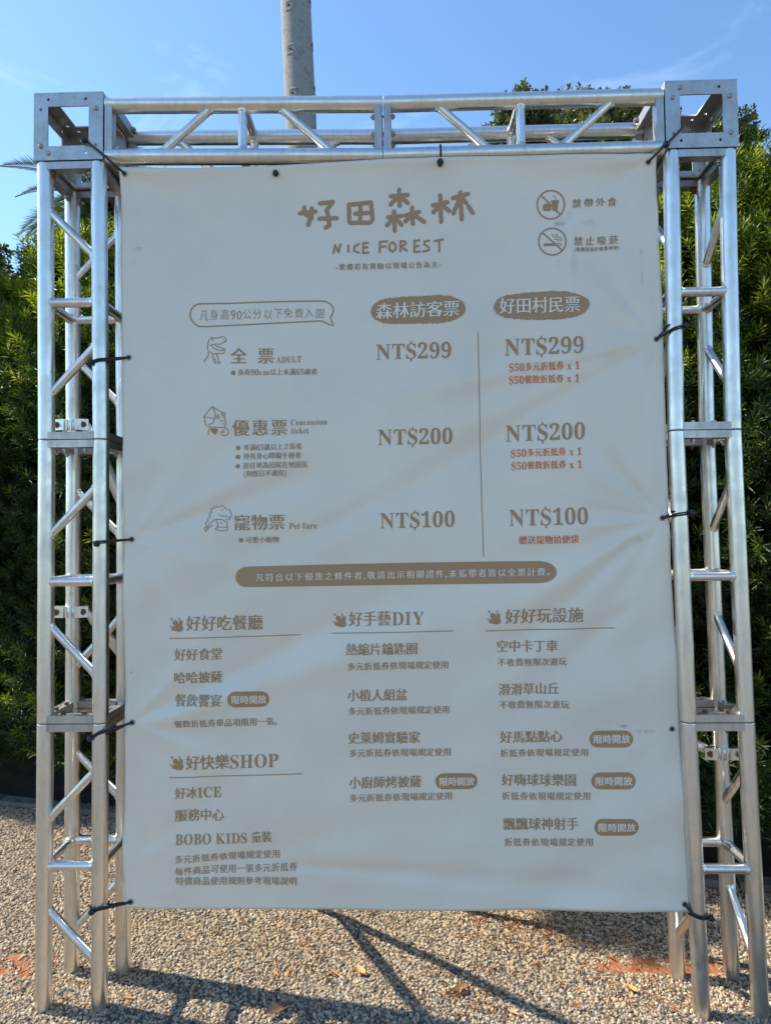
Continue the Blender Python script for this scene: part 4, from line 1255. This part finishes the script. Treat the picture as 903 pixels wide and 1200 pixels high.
# palm
def build_palm(loc, z0, n=19, L=1.25):
    t = empty('palm_tree', loc, 'feathery date palm whose fronds stick out behind the left corner block', 'palm tree')
    b = Vector(loc); m = MB()
    pts = [b+Vector((0,0,-0.1))]; rs = [0.17]
    for k in range(1, 26):
        pts.append(b+Vector((0,0,z0*k/25))); rs.append(0.13+(0.018 if k % 2 else 0))
    m.tube(pts, rs, 14); m.build('trunk', M_PALMBARK, t)
    c = b+Vector((0,0,z0)); r = random.Random(2)
    for k in range(n):
        a = k*2.399+0.35; el = math.radians(38-72*(k/n)+r.uniform(-6, 6)); LL = L*r.uniform(0.85, 1.1)
        m = MB(); P_ = []; d = Vector((math.cos(a)*math.cos(el), math.sin(a)*math.cos(el), math.sin(el))); p = c.copy(); seg = 12
        for i in range(seg+1):
            P_.append(p.copy()); p += d*(LL/seg); d = (d+Vector((0,0,-0.085))).normalized()
        m.tube(P_, [0.014*(1-0.8*i/seg) for i in range(seg+1)], 5)
        for i in range(1, seg+1):
            for h in range(4):
                q = P_[i-1].lerp(P_[i], h/4.0); dd = (P_[i]-P_[i-1]).normalized(); sd = dd.cross(Vector((0,0,1)))
                if sd.length < 0.05: sd = Vector((1,0,0))
                sd.normalize(); up = sd.cross(dd)
                tt = (i+h/4)/seg; ll = 0.34*math.sin(math.pi*min(1, 0.18+0.82*tt))**0.7*(1.05-0.3*tt)+0.05
                for sg in (-1, 1):
                    v = (sd*sg*0.75+dd*0.62+up*0.28+Vector((0,0,-0.1))).normalized()*ll*r.uniform(0.85, 1.1)
                    wv = dd*0.0165
                    m.add([q-wv*0.4, q+v*0.4+wv, q+v, q+v*0.4-wv], [(0,1,2),(0,2,3)])
        me = m.mesh('frond'); at_ = me.attributes.new('tone', 'FLOAT', 'POINT')
        at_.data.foreach_set('value', [0.15+0.35*r.random() if k < n-3 else 0.8]*len(me.vertices))
        link('frond', me, t, M_PALM)
    m = MB()
    for q in range(30):
        a = q*2.4; m.tube([c+Vector((0.1*math.cos(a),0.1*math.sin(a),-0.35+q*0.012)), c+Vector((0.2*math.cos(a),0.2*math.sin(a),-0.1+q*0.01))], [0.03,0.015], 5)
    m.build('frond_stubs', M_PALMBARK, t)
build_palm((-3.62, 6.2, 0), 5.98, 34, 1.50)

# utility pole
def build_pole():
    x0, y0 = -0.70, 4.25
    t = empty('utility_pole', (x0, y0, 0), 'tall round grey concrete utility pole rising behind the beam', 'pole')
    m = MB(); b = Vector((x0, y0, -0.1))
    top = Vector((x0-0.36, y0, 9.6))
    m.tube([b, b.lerp(top, 0.25), b.lerp(top, 0.5), b.lerp(top, 0.75), top], [0.176, 0.168, 0.160, 0.152, 0.144], 36)
    m.build('shaft', M_POLE, t)
    for k in range(12):
        z = 2.0+k*0.45
        f = (z+0.1)/9.7; c = b.lerp(top, f); rr = 0.176-0.032*f
        for sgn, ang in ((0, -1.92), (1, 0.95), (2, -0.35)):
            zz = c.z+(0.0, 0.22, 0.10)[sgn]
            m = MB(); vs = []; n = 8
            for j in range(9):
                for i in range(n+1):
                    a = ang+(i/n-0.5)*0.55; dz = (j/8-0.5)*0.115
                    e = min(i, n-i, j, 8-j)
                    q = rr+(0.0015 if e > 0 else -0.002) + (0.004 if e == 1 else 0)
                    vs.append(Vector((c.x+q*math.cos(a), c.y+q*math.sin(a), zz+dz)))
            m.add(vs, [(j*(n+1)+i, j*(n+1)+i+1, (j+1)*(n+1)+i+1, (j+1)*(n+1)+i) for j in range(8) for i in range(n)])
            o = m.build('step_socket', M_POLE, t)
            h = MB(); q = rr+0.003; cc = Vector((c.x+q*math.cos(ang), c.y+q*math.sin(ang), zz)); u = Vector((-math.sin(ang), math.cos(ang), 0))
            h.tube([cc-Vector((math.cos(ang), math.sin(ang), 0))*0.01, cc+Vector((math.cos(ang), math.sin(ang), 0))*0.0015], 0.013, 12)
            h.build('bolt_hole', M_DARK, o)
build_pole()

# boulder at the right
def build_boulder():
    bm = bmesh.new(); bmesh.ops.create_icosphere(bm, subdivisions=4, radius=1); r = random.Random(9)
    for v in bm.verts:
        n = v.co.copy(); q = 1+0.10*math.sin(n.x*4+1)*math.sin(n.y*5)+0.06*math.sin(n.z*9+n.x*6)+0.02*math.sin(n.y*21+n.z*17)
        v.co = Vector((1.86+n.x*0.235*q, 0.56+n.y*0.17*q, 0.02+max(-0.2, n.z)*0.20*q))
    me = bpy.data.meshes.new('boulder'); bm.to_mesh(me); bm.free(); me.polygons.foreach_set('use_smooth', [True]*len(me.polygons))
    o = link('boulder', me, None, M_STONE); tag(o, 'pale rounded boulder lying in the sun right of the right tower', 'rock')
build_boulder()

# dry needles and single fallen leaves
def build_litter():
    V = []; F = []; n0 = 0
    spots = [(-1.62,0.62,0.28,26),(-1.7,1.0,0.35,22),(-1.35,0.33,0.14,14),(0.62,0.50,0.13,70),(0.52,0.30,0.14,26),(0.30,0.16,0.10,16),(-0.35,0.20,0.10,22),(-0.28,0.33,0.12,16),
             (-0.55,0.45,0.2,16),(0.33,0.05,0.07,20),(0.95,0.12,0.22,34),(0.70,0.18,0.25,40),(1.05,0.30,0.2,22),(-0.3,0.0,0.5,26),(0,0.6,1.6,380),(1.1,0.02,0.15,20),(0.14,0.12,0.09,16),(-1.25,0.12,0.14,14),(0.4,0.5,0.12,20)]
    for cx, cy, sg, n in spots:
        n = int(n*1.5)
        for k in range(n):
            x = cx+random.gauss(0, sg); y = cy+random.gauss(0, sg*0.6)
            if y > hedge_front(x): continue
            a = random.uniform(0, 6.28); L = random.uniform(0.025, 0.065); w = random.uniform(0.0010, 0.0026)*(2.2 if random.random() < 0.12 else 1)
            z = float(ground_z(x, y))+random.uniform(0.008, 0.013); d = Vector((math.cos(a), math.sin(a), random.uniform(-0.15, 0.2))); s = Vector((-math.sin(a), math.cos(a), random.uniform(-.4,.4)))
            p = Vector((x, y, z)); q = p+d*L*0.5+Vector((0,0,0.004)); e = p+d*L
            V += [p, q+s*w, e, q-s*w]; b = len(V)-4; F += [(b,b+1,b+2),(b,b+2,b+3)]
    me = bpy.data.meshes.new('leaf_litter'); me.from_pydata(V, [], F)
    o = link('leaf_litter', me, None, M_LITTER)
    tag(o, 'scattered orange brown dry needles and bark bits on the gravel', 'leaf litter', kind='stuff')
build_litter()
def dry_leaf(x, y, L, w, a, mt, label, curl=0.3):
    vs = []; n = 7
    for i in range(n+1):
        t = i/n; ww = w*math.sin(math.pi*min(0.97, t*0.9+0.06))**0.8
        for j in (-1, -0.5, 0, 0.5, 1):
            px = (t-0.5)*L; py = j*ww; pz = curl*L*(4*(t-0.5)**2)*0.4+abs(j)*ww*0.7+0.002*math.sin(t*17+j*3)
            vs.append((x+px*math.cos(a)-py*math.sin(a), y+px*math.sin(a)+py*math.cos(a), float(ground_z(x, y))+0.012+pz))
    m = MB(); m.add(vs, [(i*5+j, i*5+j+1, (i+1)*5+j+1, (i+1)*5+j) for i in range(n) for j in range(4)], True)
    m.tube([vs[2], (vs[2][0]-math.cos(a)*L*0.3, vs[2][1]-math.sin(a)*L*0.3, vs[2][2]+0.004)], 0.001, 5)
    o = m.build('fallen_leaf', mt); tag(o, label, 'leaf', 'single dry leaves on the gravel')
DRYA = mat('dry_leaf_orange', (0.58,0.26,0.07), 0.6)[0]; DRYB = mat('dry_leaf_brown', (0.30,0.13,0.05), 0.7)[0]; DRYC = mat('dry_leaf_dull', (0.14,0.08,0.05), 0.8)[0]
dry_leaf(0.86, 0.13, 0.045, 0.012, -1.0, DRYA, 'bright orange dry leaf on the sunny gravel left of the right tower')
dry_leaf(0.64, 0.035, 0.034, 0.010, 0.2, DRYB, 'small brown curled leaf near the bottom edge right of the thick shadow')
dry_leaf(0.245, 0.115, 0.060, 0.014, 0.5, DRYB, 'reddish brown dry leaf lying beside the diagonal shadow')
dry_leaf(-0.12, 0.20, 0.055, 0.015, 2.3, DRYA, 'orange curled leaf between the two diagonal shadows')
dry_leaf(-0.39, -0.005, 0.10, 0.022, 0.6, DRYC, 'large dull brown leaf lying in the banner shadow')
